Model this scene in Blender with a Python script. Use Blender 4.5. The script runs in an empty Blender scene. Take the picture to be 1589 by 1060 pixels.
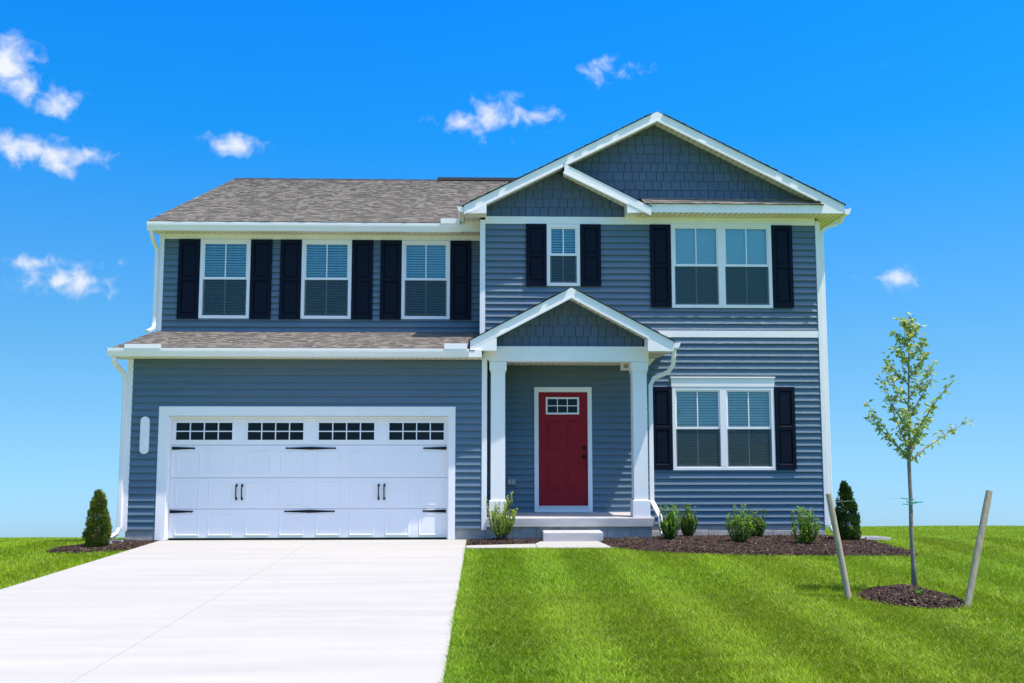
import bpy, math, random
import numpy as np
from mathutils import Vector, Matrix

random.seed(7)
RNG = np.random.default_rng(11)
S = bpy.context.scene
COL = S.collection
R = math.radians

# ------------------------------------------------------------------ camera
cam_d = bpy.data.cameras.new('camera')
cam = bpy.data.objects.new('camera', cam_d)
COL.objects.link(cam)
cam.location = (0.0, -16.85, 1.67)
cam.rotation_euler = (R(90 + 5.90), 0, R(-1.72))
cam_d.lens = 33.98
cam_d.sensor_width = 36.0
cam_d.clip_end = 2000
S.camera = cam

# ------------------------------------------------------------------ sun and sky
SUN = Vector((0.36, -0.173, 1.0)).normalized()
sl = bpy.data.lights.new('sun', 'SUN')
sl.energy = 4.2
sl.angle = R(0.53)
sl.color = (1.0, 0.93, 0.83)
so = bpy.data.objects.new('sun', sl)
so.rotation_euler = SUN.to_track_quat('Z', 'Y').to_euler()
so.location = (8, -6, 20)
COL.objects.link(so)

W = bpy.data.worlds.new('World')
S.world = W
W.use_nodes = True
wn, wl = W.node_tree.nodes, W.node_tree.links
wn.clear()


def wnode(t, **kw):
    n = wn.new(t)
    for k, v in kw.items():
        setattr(n, k, v)
    return n


def wmath(op, a, b=None, c=None, clamp=False):
    n = wn.new('ShaderNodeMath')
    n.operation = op
    n.use_clamp = clamp
    for i, v in enumerate((a, b, c)):
        if v is None:
            continue
        if isinstance(v, (int, float)):
            n.inputs[i].default_value = v
        else:
            wl.new(v, n.inputs[i])
    return n.outputs[0]


def wdot(sock, vec):
    n = wn.new('ShaderNodeVectorMath')
    n.operation = 'DOT_PRODUCT'
    wl.new(sock, n.inputs[0])
    n.inputs[1].default_value = vec
    return n.outputs['Value']


tc = wnode('ShaderNodeTexCoord')
DIR = tc.outputs['Generated']
vadd = wnode('ShaderNodeVectorMath', operation='ADD')
wl.new(DIR, vadd.inputs[0])
vadd.inputs[1].default_value = (0, 0, 0.12)      # the land falls away, so sky goes on below eye level
vnor = wnode('ShaderNodeVectorMath', operation='NORMALIZE')
wl.new(vadd.outputs[0], vnor.inputs[0])
sky = wnode('ShaderNodeTexSky', sky_type='NISHITA')
sky.sun_disc = False
sky.sun_elevation = math.asin(SUN.z)
sky.sun_rotation = math.atan2(SUN.x, SUN.y)
sky.air_density = 1.0
sky.dust_density = 1.3
sky.ozone_density = 1.6
wl.new(vnor.outputs[0], sky.inputs[0])
sep = wnode('ShaderNodeSeparateXYZ')
wl.new(DIR, sep.inputs[0])
elev = wmath('MULTIPLY_ADD', sep.outputs['Z'], 1.0, 0.1, clamp=True)
ramp = wnode('ShaderNodeValToRGB')
cr = ramp.color_ramp
SKY_TINT = [(0.014, (0.345, 0.525, 0.78)), (0.10, (0.30, 0.50, 0.62)), (0.20, (0.22, 0.50, 0.64)),
            (0.40, (0.035, 0.50, 0.88)), (0.53, (0.017, 0.48, 1.0)), (0.72, (0.38, 0.62, 0.94)), (1.0, (0.95, 0.92, 0.96))]   # air tint by height; top stops, out of view, whitened to fill shade
while len(cr.elements) < len(SKY_TINT):
    cr.elements.new(0.5)
for e, (p, c) in zip(cr.elements, SKY_TINT):
    e.position = p
    e.color = (*c, 1)
wl.new(elev, ramp.inputs[0])
mul = wnode('ShaderNodeMix', data_type='RGBA', blend_type='MULTIPLY')
mul.inputs[0].default_value = 1.0
wl.new(sky.outputs[0], mul.inputs[6])
wl.new(ramp.outputs[0], mul.inputs[7])

# clouds: each is a few ragged lobes at its own place in the sky
LOBES = [  # direction, half width, half height, strength
    ((-0.4285, 0.8415, 0.333), 0.0226, 0.0183, 1.0), ((-0.4145, 0.852, 0.318), 0.0191, 0.0139, .9),
    ((-0.3905, 0.869, 0.306), 0.0174, 0.0113, .95), ((-0.404, 0.861, 0.309), 0.0122, 0.0061, .6),
    ((-0.408, 0.876, 0.263), 0.0296, 0.0122, 1.0), ((-0.388, 0.885, 0.264), 0.0191, 0.0113, .9),
    ((-0.3665, 0.892, 0.268), 0.0148, 0.0096, .85), ((-0.425, 0.868, 0.258), 0.0157, 0.0087, .85), ((-0.392, 0.883, 0.253), 0.0174, 0.0078, .8),
    ((-0.2455, 0.9262, 0.287), .026, .010, .80), ((-0.230, 0.929, 0.290), .018, .007, .65),
    ((-0.421, 0.893, 0.163), .024, .008, .8), ((-0.385, 0.906, 0.168), .030, .008, .72),
    ((-0.3965, 0.906, 0.149), .033, .012, .95),
    ((0.010, 0.945, 0.324), .034, .014, .92), ((0.019, 0.943, 0.333), .014, .014, .85), ((0.048, 0.943, 0.3255), .018, .010, .85),
    ((-0.020, 0.946, 0.320), .024, .009, .8), ((-0.008, 0.950, 0.310), .015, .009, .65),
    ((0.112, 0.9235, 0.366), .020, .012, .72), ((0.128, 0.922, 0.3625), .020, .007, .62), ((0.1485, 0.918, 0.369), .016, .010, .52),
    ((0.396, 0.905, 0.156), .028, .0085, .72), ((0.380, 0.912, 0.153), .012, .004, .4),
]
ns = wnode('ShaderNodeTexNoise')
ns.inputs['Scale'].default_value = 46
ns.inputs['Detail'].default_value = 7
ns.inputs['Roughness'].default_value = 0.56
ns.inputs['Distortion'].default_value = 0.35
wl.new(DIR, ns.inputs['Vector'])
acc = None
for d, a, b, k in LOBES:
    d = Vector(d).normalized()
    rt = Vector((d.y, -d.x, 0)).normalized()
    up = rt.cross(d).normalized()
    fw = wmath('MAXIMUM', wdot(DIR, d), 0.05)
    uu = wmath('DIVIDE', wdot(DIR, rt / a), fw)
    vv = wmath('DIVIDE', wdot(DIR, up / b), fw)
    q = wmath('ADD', wmath('MULTIPLY', uu, uu), wmath('MULTIPLY', vv, vv))
    val = wmath('MULTIPLY', wmath('SUBTRACT', 1.0, wmath('MULTIPLY', wmath('SQRT', q), 0.42), clamp=True), k)
    acc = val if acc is None else wmath('SMOOTH_MAX', acc, val, 0.08)
fld = wmath('ADD', acc, wmath('MULTIPLY', wmath('SUBTRACT', ns.outputs['Fac'], 0.5), 1.6))
mr = wnode('ShaderNodeMapRange', interpolation_type='SMOOTHSTEP')
mr.inputs['From Min'].default_value = 0.36
mr.inputs['From Max'].default_value = 1.12
wl.new(fld, mr.inputs['Value'])
gate = wmath('MULTIPLY', acc, 4.0, clamp=True)
dens = wmath('MULTIPLY', wmath('MULTIPLY', mr.outputs[0], gate), 0.94)
mixc = wnode('ShaderNodeMix', data_type='RGBA')
mixc.inputs[7].default_value = (4.5, 4.6, 4.75, 1)
wl.new(dens, mixc.inputs[0])
gain = wnode('ShaderNodeVectorMath', operation='SCALE')
gain.inputs['Scale'].default_value = 1.42
wl.new(mul.outputs[2], gain.inputs[0])
wl.new(gain.outputs[0], mixc.inputs[6])
bg = wnode('ShaderNodeBackground')
bg.inputs['Strength'].default_value = 0.15
wl.new(mixc.outputs[2], bg.inputs[0])
wo = wnode('ShaderNodeOutputWorld')
wl.new(bg.outputs[0], wo.inputs[0])

S.view_settings.view_transform = 'Standard'
S.view_settings.look = 'None'
S.view_settings.gamma = 1.0
S.view_settings.use_curve_mapping = False
S.view_settings.exposure = 0.5
S.cycles.max_bounces = 8
S.cycles.transparent_max_bounces = 12


# ------------------------------------------------------------------ materials
def mat(name, color, rough=0.6, spec=0.5, noise=0.0, nscale=5.0, stretch=(1, 1, 1), bump=0.0, bscale=60.0,
        bstretch=(1, 1, 1), rand=0.0, metal=0.0, color2=None, attr=None, coat=0.0):
    m = bpy.data.materials.new(name)
    m.use_nodes = True
    nt = m.node_tree
    n, l = nt.nodes, nt.links
    b = n['Principled BSDF']
    b.inputs['Roughness'].default_value = rough
    b.inputs['Specular IOR Level'].default_value = spec
    b.inputs['Metallic'].default_value = metal
    b.inputs['Coat Weight'].default_value = coat
    t = n.new('ShaderNodeTexCoord')
    geo = n.new('ShaderNodeNewGeometry')
    pos = geo.outputs['Position']
    src = None
    if attr:
        a = n.new('ShaderNodeAttribute')
        a.attribute_name = attr
        src = a.outputs['Color']
    else:
        c = n.new('ShaderNodeRGB')
        c.outputs[0].default_value = (*color, 1)
        src = c.outputs[0]
    if noise or color2:
        mp = n.new('ShaderNodeMapping')
        mp.inputs['Scale'].default_value = stretch
        l.new(pos, mp.inputs[0])
        nz = n.new('ShaderNodeTexNoise')
        nz.inputs['Scale'].default_value = nscale
        nz.inputs['Detail'].default_value = 6
        nz.inputs['Roughness'].default_value = 0.6
        l.new(mp.outputs[0], nz.inputs['Vector'])
        rp = n.new('ShaderNodeMapRange')
        rp.inputs['From Min'].default_value = 0.3
        rp.inputs['From Max'].default_value = 0.7
        l.new(nz.outputs['Fac'], rp.inputs['Value'])
        if color2:
            mx = n.new('ShaderNodeMix')
            mx.data_type = 'RGBA'
            l.new(rp.outputs[0], mx.inputs[0])
            l.new(src, mx.inputs[6])
            mx.inputs[7].default_value = (*color2, 1)
            src = mx.outputs[2]
        else:
            rp.inputs['To Min'].default_value = 1 - noise
            rp.inputs['To Max'].default_value = 1 + noise
            vm = n.new('ShaderNodeVectorMath')
            vm.operation = 'SCALE'
            l.new(src, vm.inputs[0])
            l.new(rp.outputs[0], vm.inputs['Scale'])
            src = vm.outputs[0]
    if rand:
        oi = n.new('ShaderNodeObjectInfo')
        rr = n.new('ShaderNodeMapRange')
        rr.inputs['To Min'].default_value = 1 - rand
        rr.inputs['To Max'].default_value = 1 + rand
        l.new(oi.outputs['Random'], rr.inputs['Value'])
        vm = n.new('ShaderNodeVectorMath')
        vm.operation = 'SCALE'
        l.new(src, vm.inputs[0])
        l.new(rr.outputs[0], vm.inputs['Scale'])
        src = vm.outputs[0]
    l.new(src, b.inputs['Base Color'])
    if bump:
        mp = n.new('ShaderNodeMapping')
        mp.inputs['Scale'].default_value = bstretch
        l.new(pos, mp.inputs[0])
        nz = n.new('ShaderNodeTexNoise')
        nz.inputs['Scale'].default_value = bscale
        nz.inputs['Detail'].default_value = 4
        l.new(mp.outputs[0], nz.inputs['Vector'])
        bp = n.new('ShaderNodeBump')
        bp.inputs['Strength'].default_value = bump
        bp.inputs['Distance'].default_value = 0.01
        l.new(nz.outputs['Fac'], bp.inputs['Height'])
        l.new(bp.outputs[0], b.inputs['Normal'])
    return m


M = {}
M['siding'] = mat('vinyl_siding', (0.102, 0.159, 0.204), 0.36, 0.55, noise=0.07, nscale=2.2, stretch=(0.4, 1, 6),
                  bump=0.35, bscale=26, bstretch=(0.35, 1, 5), rand=0.045)
M['shake'] = mat('shake_shingle', (0.086, 0.126, 0.196), 0.6, 0.3, noise=0.07, nscale=14, stretch=(3, 1, 0.5),
                 bump=0.5, bscale=60, bstretch=(3, 1, 0.3), rand=0.06)
M['sheath'] = mat('wall_sheathing', (0.05, 0.07, 0.10), 0.9)
M['white'] = mat('white_trim', (0.90, 0.865, 0.84), 0.45, 0.4, noise=0.025, nscale=3)
M['vinyl'] = mat('white_vinyl_frame', (0.90, 0.865, 0.85), 0.35, 0.5, noise=0.02, nscale=4)
M['gutter'] = mat('white_gutter', (0.90, 0.86, 0.83), 0.30, 0.5, noise=0.035, nscale=2.5)
M['doorwhite'] = mat('garage_door_white', (0.90, 0.865, 0.85), 0.5, 0.4, noise=0.02, nscale=2, bump=0.15, bscale=50,
                     bstretch=(0.3, 1, 3))
M['navy'] = mat('navy_shutter', (0.0028, 0.0055, 0.017), 0.5, 0.16, noise=0.1, nscale=8, bump=0.2, bscale=70,
                bstretch=(3, 1, 0.4))
M['red'] = mat('red_door', (0.31, 0.009, 0.019), 0.5, 0.2, noise=0.05, nscale=6)
M['iron'] = mat('black_iron', (0.007, 0.006, 0.006), 0.5, 0.25)
M['concrete'] = mat('pale_concrete', (0.412, 0.394, 0.364), 0.85, 0.2, noise=0.075, nscale=1.6, stretch=(0.22, 1.8, 1),
                    bump=0.5, bscale=40, bstretch=(0.10, 2.2, 1), rand=0.012)
M['porch'] = mat('porch_concrete', (0.47, 0.45, 0.43), 0.85, 0.2, noise=0.13, nscale=4, stretch=(0.6, 1, 2), bump=0.4, bscale=50)
M['found'] = mat('foundation_concrete', (0.43, 0.40, 0.36), 0.9, 0.2, noise=0.2, nscale=5, bump=0.6, bscale=35)
M['block'] = mat('foundation_block', (0.47, 0.43, 0.38), 0.9, 0.2, noise=0.2, nscale=6, bump=0.7, bscale=50, rand=0.08)
M['wood'] = mat('weathered_stake', (0.42, 0.35, 0.24), 0.85, 0.2, noise=0.25, nscale=10, stretch=(4, 4, 0.5), bump=0.5,
                bscale=50, bstretch=(4, 4, 0.3))
M['bark'] = mat('young_bark', (0.22, 0.17, 0.13), 0.85, 0.2, color2=(0.34, 0.30, 0.25), nscale=14, stretch=(1, 1, 1.2),
                bump=0.6, bscale=60)
M['twig'] = mat('twig', (0.12, 0.10, 0.05), 0.8, 0.2)
M['tie'] = mat('green_tie', (0.02, 0.30, 0.20), 0.5)
M['blind'] = mat('white_blind', (0.88, 0.88, 0.86), 0.5, 0.3)
M['room'] = mat('dark_interior', (0.012, 0.018, 0.022), 0.9)
M['soil'] = mat('lawn_soil', (0.05, 0.085, 0.018), 0.95, 0.1, noise=0.35, nscale=9)
M['mulchbase'] = mat('mulch_base', (0.030, 0.017, 0.013), 0.95, 0.1, noise=0.3, nscale=25)
M['mulch'] = mat('mulch_chips', (0, 0, 0), 0.9, 0.2, attr='Col')
M['roof'] = mat('roof_shingle', (0, 0, 0), 0.9, 0.2, attr='Col', noise=0.22, nscale=45, bump=0.4, bscale=120)
M['roofedge'] = mat('roof_edge', (0.035, 0.035, 0.04), 0.85, 0.2)


def leafmat(name, trans=0.35, rough=0.5, spec=0.3):
    m = bpy.data.materials.new(name)
    m.use_nodes = True
    n, l = m.node_tree.nodes, m.node_tree.links
    b = n['Principled BSDF']
    b.inputs['Roughness'].default_value = rough
    b.inputs['Specular IOR Level'].default_value = spec
    a = n.new('ShaderNodeAttribute')
    a.attribute_name = 'Col'
    l.new(a.outputs['Color'], b.inputs['Base Color'])
    t = n.new('ShaderNodeBsdfTranslucent')
    l.new(a.outputs['Color'], t.inputs['Color'])
    mx = n.new('ShaderNodeMixShader')
    mx.inputs[0].default_value = trans
    l.new(b.outputs[0], mx.inputs[1])
    l.new(t.outputs[0], mx.inputs[2])
    l.new(mx.outputs[0], n['Material Output'].inputs[0])
    return m


M['leaf'] = leafmat('leaf', 0.35, 0.45, 0.35)
M['needle'] = leafmat('conifer_spray', 0.2, 0.6, 0.2)
M['grass'] = leafmat('grass_blade', 0.35, 0.55, 0.25)


def glassmat(name, tint, gloss=0.08, rough=0.02):
    m = bpy.data.materials.new(name)
    m.use_nodes = True
    n, l = m.node_tree.nodes, m.node_tree.links
    n.remove(n['Principled BSDF'])
    t = n.new('ShaderNodeBsdfTransparent')
    t.inputs[0].default_value = (*tint, 1)
    g = n.new('ShaderNodeBsdfGlossy')
    g.inputs['Roughness'].default_value = rough
    g.inputs[0].default_value = (1, 1, 1, 1) if gloss > .08 else (.55, .58, .6, 1)
    fr = n.new('ShaderNodeFresnel')
    fr.inputs['IOR'].default_value = 1.45
    mm = n.new('ShaderNodeMath')
    mm.operation = 'MULTIPLY_ADD'
    mm.use_clamp = True
    mm.inputs[1].default_value = 1.5
    mm.inputs[2].default_value = gloss - 0.06
    l.new(fr.outputs[0], mm.inputs[0])
    # a little waviness of the pane
    nz = n.new('ShaderNodeTexNoise')
    nz.inputs['Scale'].default_value = 2.5
    geo = n.new('ShaderNodeNewGeometry')
    l.new(geo.outputs['Position'], nz.inputs['Vector'])
    bp = n.new('ShaderNodeBump')
    bp.inputs['Strength'].default_value = 0.15
    bp.inputs['Distance'].default_value = 0.02
    l.new(nz.outputs['Fac'], bp.inputs['Height'])
    l.new(bp.outputs[0], g.inputs['Normal'])
    mx = n.new('ShaderNodeMixShader')
    l.new(mm.outputs[0], mx.inputs[0])
    l.new(t.outputs[0], mx.inputs[1])
    l.new(g.outputs[0], mx.inputs[2])
    l.new(mx.outputs[0], n['Material Output'].inputs[0])
    return m


M['glass'] = glassmat('window_glass', (0.80, 0.91, 0.92), 0.09)
M['darkglass'] = glassmat('dark_glass', (0.12, 0.17, 0.20), 0.05)


def screenmat():
    m = bpy.data.materials.new('insect_screen')
    m.use_nodes = True
    n, l = m.node_tree.nodes, m.node_tree.links
    b = n['Principled BSDF']
    b.inputs['Base Color'].default_value = (0.025, 0.055, 0.070, 1)
    b.inputs['Roughness'].default_value = 0.7
    t = n.new('ShaderNodeBsdfTransparent')
    mx = n.new('ShaderNodeMixShader')
    mx.inputs[0].default_value = 0.42
    l.new(t.outputs[0], mx.inputs[1])
    l.new(b.outputs[0], mx.inputs[2])
    l.new(mx.outputs[0], n['Material Output'].inputs[0])
    return m


M['screen'] = screenmat()


def soffitmat():
    m = mat('vented_soffit', (0.78, 0.73, 0.66), 0.6, 0.3, noise=0.03, nscale=3)
    n, l = m.node_tree.nodes, m.node_tree.links
    b = n['Principled BSDF']
    src = b.inputs['Base Color'].links[0].from_socket
    geo = n.new('ShaderNodeNewGeometry')
    s = n.new('ShaderNodeSeparateXYZ')
    l.new(geo.outputs['Position'], s.inputs[0])
    def mth(op, a, b_):
        k = n.new('ShaderNodeMath'); k.operation = op
        l.new(a, k.inputs[0]); k.inputs[1].default_value = b_
        return k.outputs[0]
    fr = mth('FRACT', mth('MULTIPLY', s.outputs['X'], 9.5), 0)
    slot = mth('LESS_THAN', fr, 0.45)
    v = n.new('ShaderNodeMath'); v.operation = 'MULTIPLY'
    fy = mth('FRACT', mth('MULTIPLY', s.outputs['Y'], 7.0), 0)
    l.new(slot, v.inputs[0]); l.new(mth('LESS_THAN', fy, 0.4), v.inputs[1])
    mx = n.new('ShaderNodeMix'); mx.data_type = 'RGBA'
    l.new(mth('MULTIPLY', v.outputs[0], 0.6), mx.inputs[0])
    l.new(src, mx.inputs[6]); mx.inputs[7].default_value = (0.25, 0.22, 0.17, 1)
    l.new(mx.outputs[2], b.inputs['Base Color'])
    return m


M['soffit'] = soffitmat()


# ------------------------------------------------------------------ mesh helpers
class MB:
    def __init__(self):
        self.v, self.f = [], []

    def add(self, vs, fs):
        o = len(self.v)
        self.v += [tuple(p) for p in vs]
        self.f += [tuple(i + o for i in f) for f in fs]
        return self

    def box(self, x0, x1, y0, y1, z0, z1, b=0.0):
        if b:
            # chamfer the edges of the front face (lowest y)
            v = [(x0, y0 + b, z0), (x1, y0 + b, z0), (x1, y0 + b, z1), (x0, y0 + b, z1),
                 (x0 + b, y0, z0 + b), (x1 - b, y0, z0 + b), (x1 - b, y0, z1 - b), (x0 + b, y0, z1 - b),
                 (x0, y1, z0), (x1, y1, z0), (x1, y1, z1), (x0, y1, z1)]
            return self.add(v, [(4, 5, 6, 7), (0, 1, 5, 4), (1, 2, 6, 5), (2, 3, 7, 6), (3, 0, 4, 7),
                                (8, 9, 1, 0), (9, 10, 2, 1), (10, 11, 3, 2), (11, 8, 0, 3), (11, 10, 9, 8)])
        v = [(x0, y0, z0), (x1, y0, z0), (x1, y1, z0), (x0, y1, z0), (x0, y0, z1), (x1, y0, z1), (x1, y1, z1), (x0, y1, z1)]
        return self.add(v, [(3, 2, 1, 0), (4, 5, 6, 7), (0, 1, 5, 4), (1, 2, 6, 5), (2, 3, 7, 6), (3, 0, 4, 7)])

    def prism_y(self, pts, y0, y1):          # polygon in x,z extruded over y
        n = len(pts)
        v = [(x, y0, z) for x, z in pts] + [(x, y1, z) for x, z in pts]
        f = [tuple(range(n)), tuple(range(2 * n - 1, n - 1, -1))]
        f += [(i + n, (i + 1) % n + n, (i + 1) % n, i) for i in range(n)]
        return self.add(v, f)

    def prism_x(self, pts, x0, x1):          # polygon in y,z extruded over x
        n = len(pts)
        v = [(x0, y, z) for y, z in pts] + [(x1, y, z) for y, z in pts]
        f = [tuple(range(n - 1, -1, -1)), tuple(range(n, 2 * n))]
        f += [(i, (i + 1) % n, (i + 1) % n + n, i + n) for i in range(n)]
        return self.add(v, f)

    def prism_z(self, pts, z0, z1):
        n = len(pts)
        v = [(x, y, z0) for x, y in pts] + [(x, y, z1) for x, y in pts]
        f = [tuple(range(n - 1, -1, -1)), tuple(range(n, 2 * n))]
        f += [(i, (i + 1) % n, (i + 1) % n + n, i + n) for i in range(n)]
        return self.add(v, f)

    def tube(self, pts, rad, n=8, flat=None):  # rad a number or list; flat = (rx, ry) rectangular section
        pts = [Vector(p) for p in pts]
        if not isinstance(rad, (list, tuple)):
            rad = [rad] * len(pts)
        rings = []
        for i, p in enumerate(pts):
            d = (pts[min(i + 1, len(pts) - 1)] - pts[max(i - 1, 0)]).normalized()
            a = Vector((1, 0, 0)) if abs(d.x) < 0.8 else Vector((0, 1, 0))
            s = d.cross(a).normalized()
            t = d.cross(s).normalized()
            if flat:
                r = [t * (sx * flat[0]) + s * (sy * flat[1]) for sx, sy in ((-1, -.75), (-.75, -1), (.75, -1), (1, -.75), (1, .75), (.75, 1), (-.75, 1), (-1, .75))]
            else:
                r = [(s * math.cos(2 * math.pi * k / n) + t * math.sin(2 * math.pi * k / n)) * rad[i] for k in range(n)]
            rings.append([p + q for q in r])
        m = len(rings[0])
        v = [q for r in rings for q in r]
        f = []
        for i in range(len(rings) - 1):
            for k in range(m):
                f.append((i * m + k, i * m + (k + 1) % m, (i + 1) * m + (k + 1) % m, (i + 1) * m + k))
        f.append(tuple(range(m - 1, -1, -1)))
        f.append(tuple(range((len(rings) - 1) * m, len(rings) * m)))
        return self.add(v, f)

    def mesh(self, name, m, smooth=False):
        me = bpy.data.meshes.new(name)
        me.from_pydata(self.v, [], self.f)
        me.materials.append(m)
        import bmesh
        bm = bmesh.new()
        bm.from_mesh(me)
        bmesh.ops.recalc_face_normals(bm, faces=bm.faces)
        bm.to_mesh(me)
        bm.free()
        if smooth:
            me.polygons.foreach_set('use_smooth', [True] * len(me.polygons))
        return me

    def build(self, name, m, parent=None, smooth=False, loc=None):
        o = bpy.data.objects.new(name, self.mesh(name, m, smooth))
        COL.objects.link(o)
        if parent is not None:
            o.parent = parent
        if loc:
            o.location = loc
        return o


def place(name, me, parent=None, loc=(0, 0, 0)):
    o = bpy.data.objects.new(name, me)
    COL.objects.link(o)
    if parent is not None:
        o.parent = parent
    o.location = loc
    return o


def empty(name, loc=(0, 0, 0)):
    o = bpy.data.objects.new(name, None)
    o.empty_display_size = 0.2
    COL.objects.link(o)
    o.location = loc
    return o


def tag(o, label=None, cat=None, group=None, kind=None):
    for k, v in (('label', label), ('category', cat), ('group', group), ('kind', kind)):
        if v:
            o[k] = v
    return o


def np_mesh(name, verts, faces, m, cols=None, smooth=False):
    """verts (N,3), faces (K,n) with equal n, cols (K,3) per face."""
    me = bpy.data.meshes.new(name)
    K, n = faces.shape
    me.vertices.add(len(verts))
    me.vertices.foreach_set('co', verts.astype(np.float32).ravel())
    me.loops.add(K * n)
    me.loops.foreach_set('vertex_index', faces.astype(np.int32).ravel())
    me.polygons.add(K)
    me.polygons.foreach_set('loop_start', np.arange(0, K * n, n, dtype=np.int32))
    me.update(calc_edges=True)
    if cols is not None:
        a = me.attributes.new('Col', 'FLOAT_COLOR', 'FACE')
        c4 = np.ones((K, 4), np.float32)
        c4[:, :3] = cols
        a.data.foreach_set('color', c4.ravel())
    me.materials.append(m)
    if smooth:
        me.polygons.foreach_set('use_smooth', np.ones(K, bool))
    return me


# ------------------------------------------------------------------ terrain
def ground_z(x, y):
    """lawn level: flat in front of the house, falling away behind it to a crest some 50 m off"""
    x = np.asarray(x, float); y = np.asarray(y, float)
    d = y + 16.85
    k_end = np.where(x > 0, 0.0868, 0.0868 + 0.0100 * np.clip(-x / 14.0, 0, 1.0))
    k_end = k_end + 0.0010 * np.clip((x - 14) / 25, -1, 1) * (x > 0)
    t = np.clip((y + 0.6) / 46.0, 0, 1)
    k = 0.1010 + (k_end - 0.1010) * t ** 0.55
    z = 1.67 - d * k
    z = np.where(y < -0.2, 0.0, np.minimum(z, 0.0))
    far = np.clip(y - 48, 0, None)
    z = z - 0.06 * far - 0.0006 * np.minimum(far, 150) ** 2
    z = z + 0.035 * np.sin(x * 0.31 + y * 0.23) * np.clip((y - 3) / 10, 0, 1)
    return z


def gz(x, y):
    return float(ground_z(x, y))


def axis(vals):
    return np.array(sorted(set(np.round(vals, 4))))


xs = axis(list(np.arange(-16, 16.01, 0.5)) + list(np.linspace(16, 60, 23)) + list(np.linspace(-60, -16, 23)) + list(np.linspace(60, 320, 14)) + list(np.linspace(-320, -60, 14)))
ys = axis(list(np.arange(-20, 6.01, 0.5)) + list(np.arange(6, 60, 1.5)) + list(np.linspace(60, 400, 18)) + list(np.linspace(-200, -20, 14)))
GX, GY = np.meshgrid(xs, ys)
GZ = ground_z(GX, GY) - 0.035
V = np.stack([GX.ravel(), GY.ravel(), GZ.ravel()], 1)
nx = len(xs)
ii = (np.arange(len(ys) - 1)[:, None] * nx + np.arange(nx - 1)[None]).ravel()
F = np.stack([ii, ii + 1, ii + nx + 1, ii + nx], 1)


def lawnmat():
    m = bpy.data.materials.new('lawn')
    m.use_nodes = True
    n, l = m.node_tree.nodes, m.node_tree.links
    b = n['Principled BSDF']
    b.inputs['Roughness'].default_value = 0.9
    b.inputs['Specular IOR Level'].default_value = 0.1
    geo = n.new('ShaderNodeNewGeometry')
    s = n.new('ShaderNodeSeparateXYZ')
    l.new(geo.outputs['Position'], s.inputs[0])
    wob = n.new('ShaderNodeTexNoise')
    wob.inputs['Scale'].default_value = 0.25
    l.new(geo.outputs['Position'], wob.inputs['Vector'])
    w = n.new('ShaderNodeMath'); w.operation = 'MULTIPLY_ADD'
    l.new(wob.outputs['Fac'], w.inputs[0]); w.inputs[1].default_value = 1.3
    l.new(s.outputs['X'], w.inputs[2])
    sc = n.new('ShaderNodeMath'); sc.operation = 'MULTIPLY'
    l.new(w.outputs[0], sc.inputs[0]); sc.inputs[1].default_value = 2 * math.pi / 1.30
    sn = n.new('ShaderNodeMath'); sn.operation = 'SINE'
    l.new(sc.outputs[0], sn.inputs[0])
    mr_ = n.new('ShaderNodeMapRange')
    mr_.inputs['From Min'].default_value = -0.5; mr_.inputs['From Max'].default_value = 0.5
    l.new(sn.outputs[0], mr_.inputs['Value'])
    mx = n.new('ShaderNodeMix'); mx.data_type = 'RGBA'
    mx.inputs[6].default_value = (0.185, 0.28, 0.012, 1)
    mx.inputs[7].default_value = (0.235, 0.34, 0.024, 1)  # light and dark mowing bands painted in, standing for light on leaning grass
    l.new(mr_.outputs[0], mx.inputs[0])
    nz = n.new('ShaderNodeTexNoise')
    nz.inputs['Scale'].default_value = 2.0; nz.inputs['Detail'].default_value = 8; nz.inputs['Roughness'].default_value = 0.7
    l.new(geo.outputs['Position'], nz.inputs['Vector'])
    r2 = n.new('ShaderNodeMapRange')
    r2.inputs['From Min'].default_value = .3; r2.inputs['From Max'].default_value = .7
    r2.inputs['To Min'].default_value = 0.72; r2.inputs['To Max'].default_value = 1.2
    l.new(nz.outputs['Fac'], r2.inputs['Value'])
    vm = n.new('ShaderNodeVectorMath'); vm.operation = 'SCALE'
    l.new(mx.outputs[2], vm.inputs[0]); l.new(r2.outputs[0], vm.inputs['Scale'])
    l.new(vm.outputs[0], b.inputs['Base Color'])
    n2 = n.new('ShaderNodeTexNoise')
    n2.inputs['Scale'].default_value = 30; n2.inputs['Detail'].default_value = 3
    l.new(geo.outputs['Position'], n2.inputs['Vector'])
    bp = n.new('ShaderNodeBump'); bp.inputs['Strength'].default_value = 0.8; bp.inputs['Distance'].default_value = 0.04
    l.new(n2.outputs['Fac'], bp.inputs['Height'])
    l.new(bp.outputs[0], b.inputs['Normal'])
    return m


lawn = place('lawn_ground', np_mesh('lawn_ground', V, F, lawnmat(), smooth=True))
tag(lawn, 'bright green mown lawn falling away behind the house', kind='structure')

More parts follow.
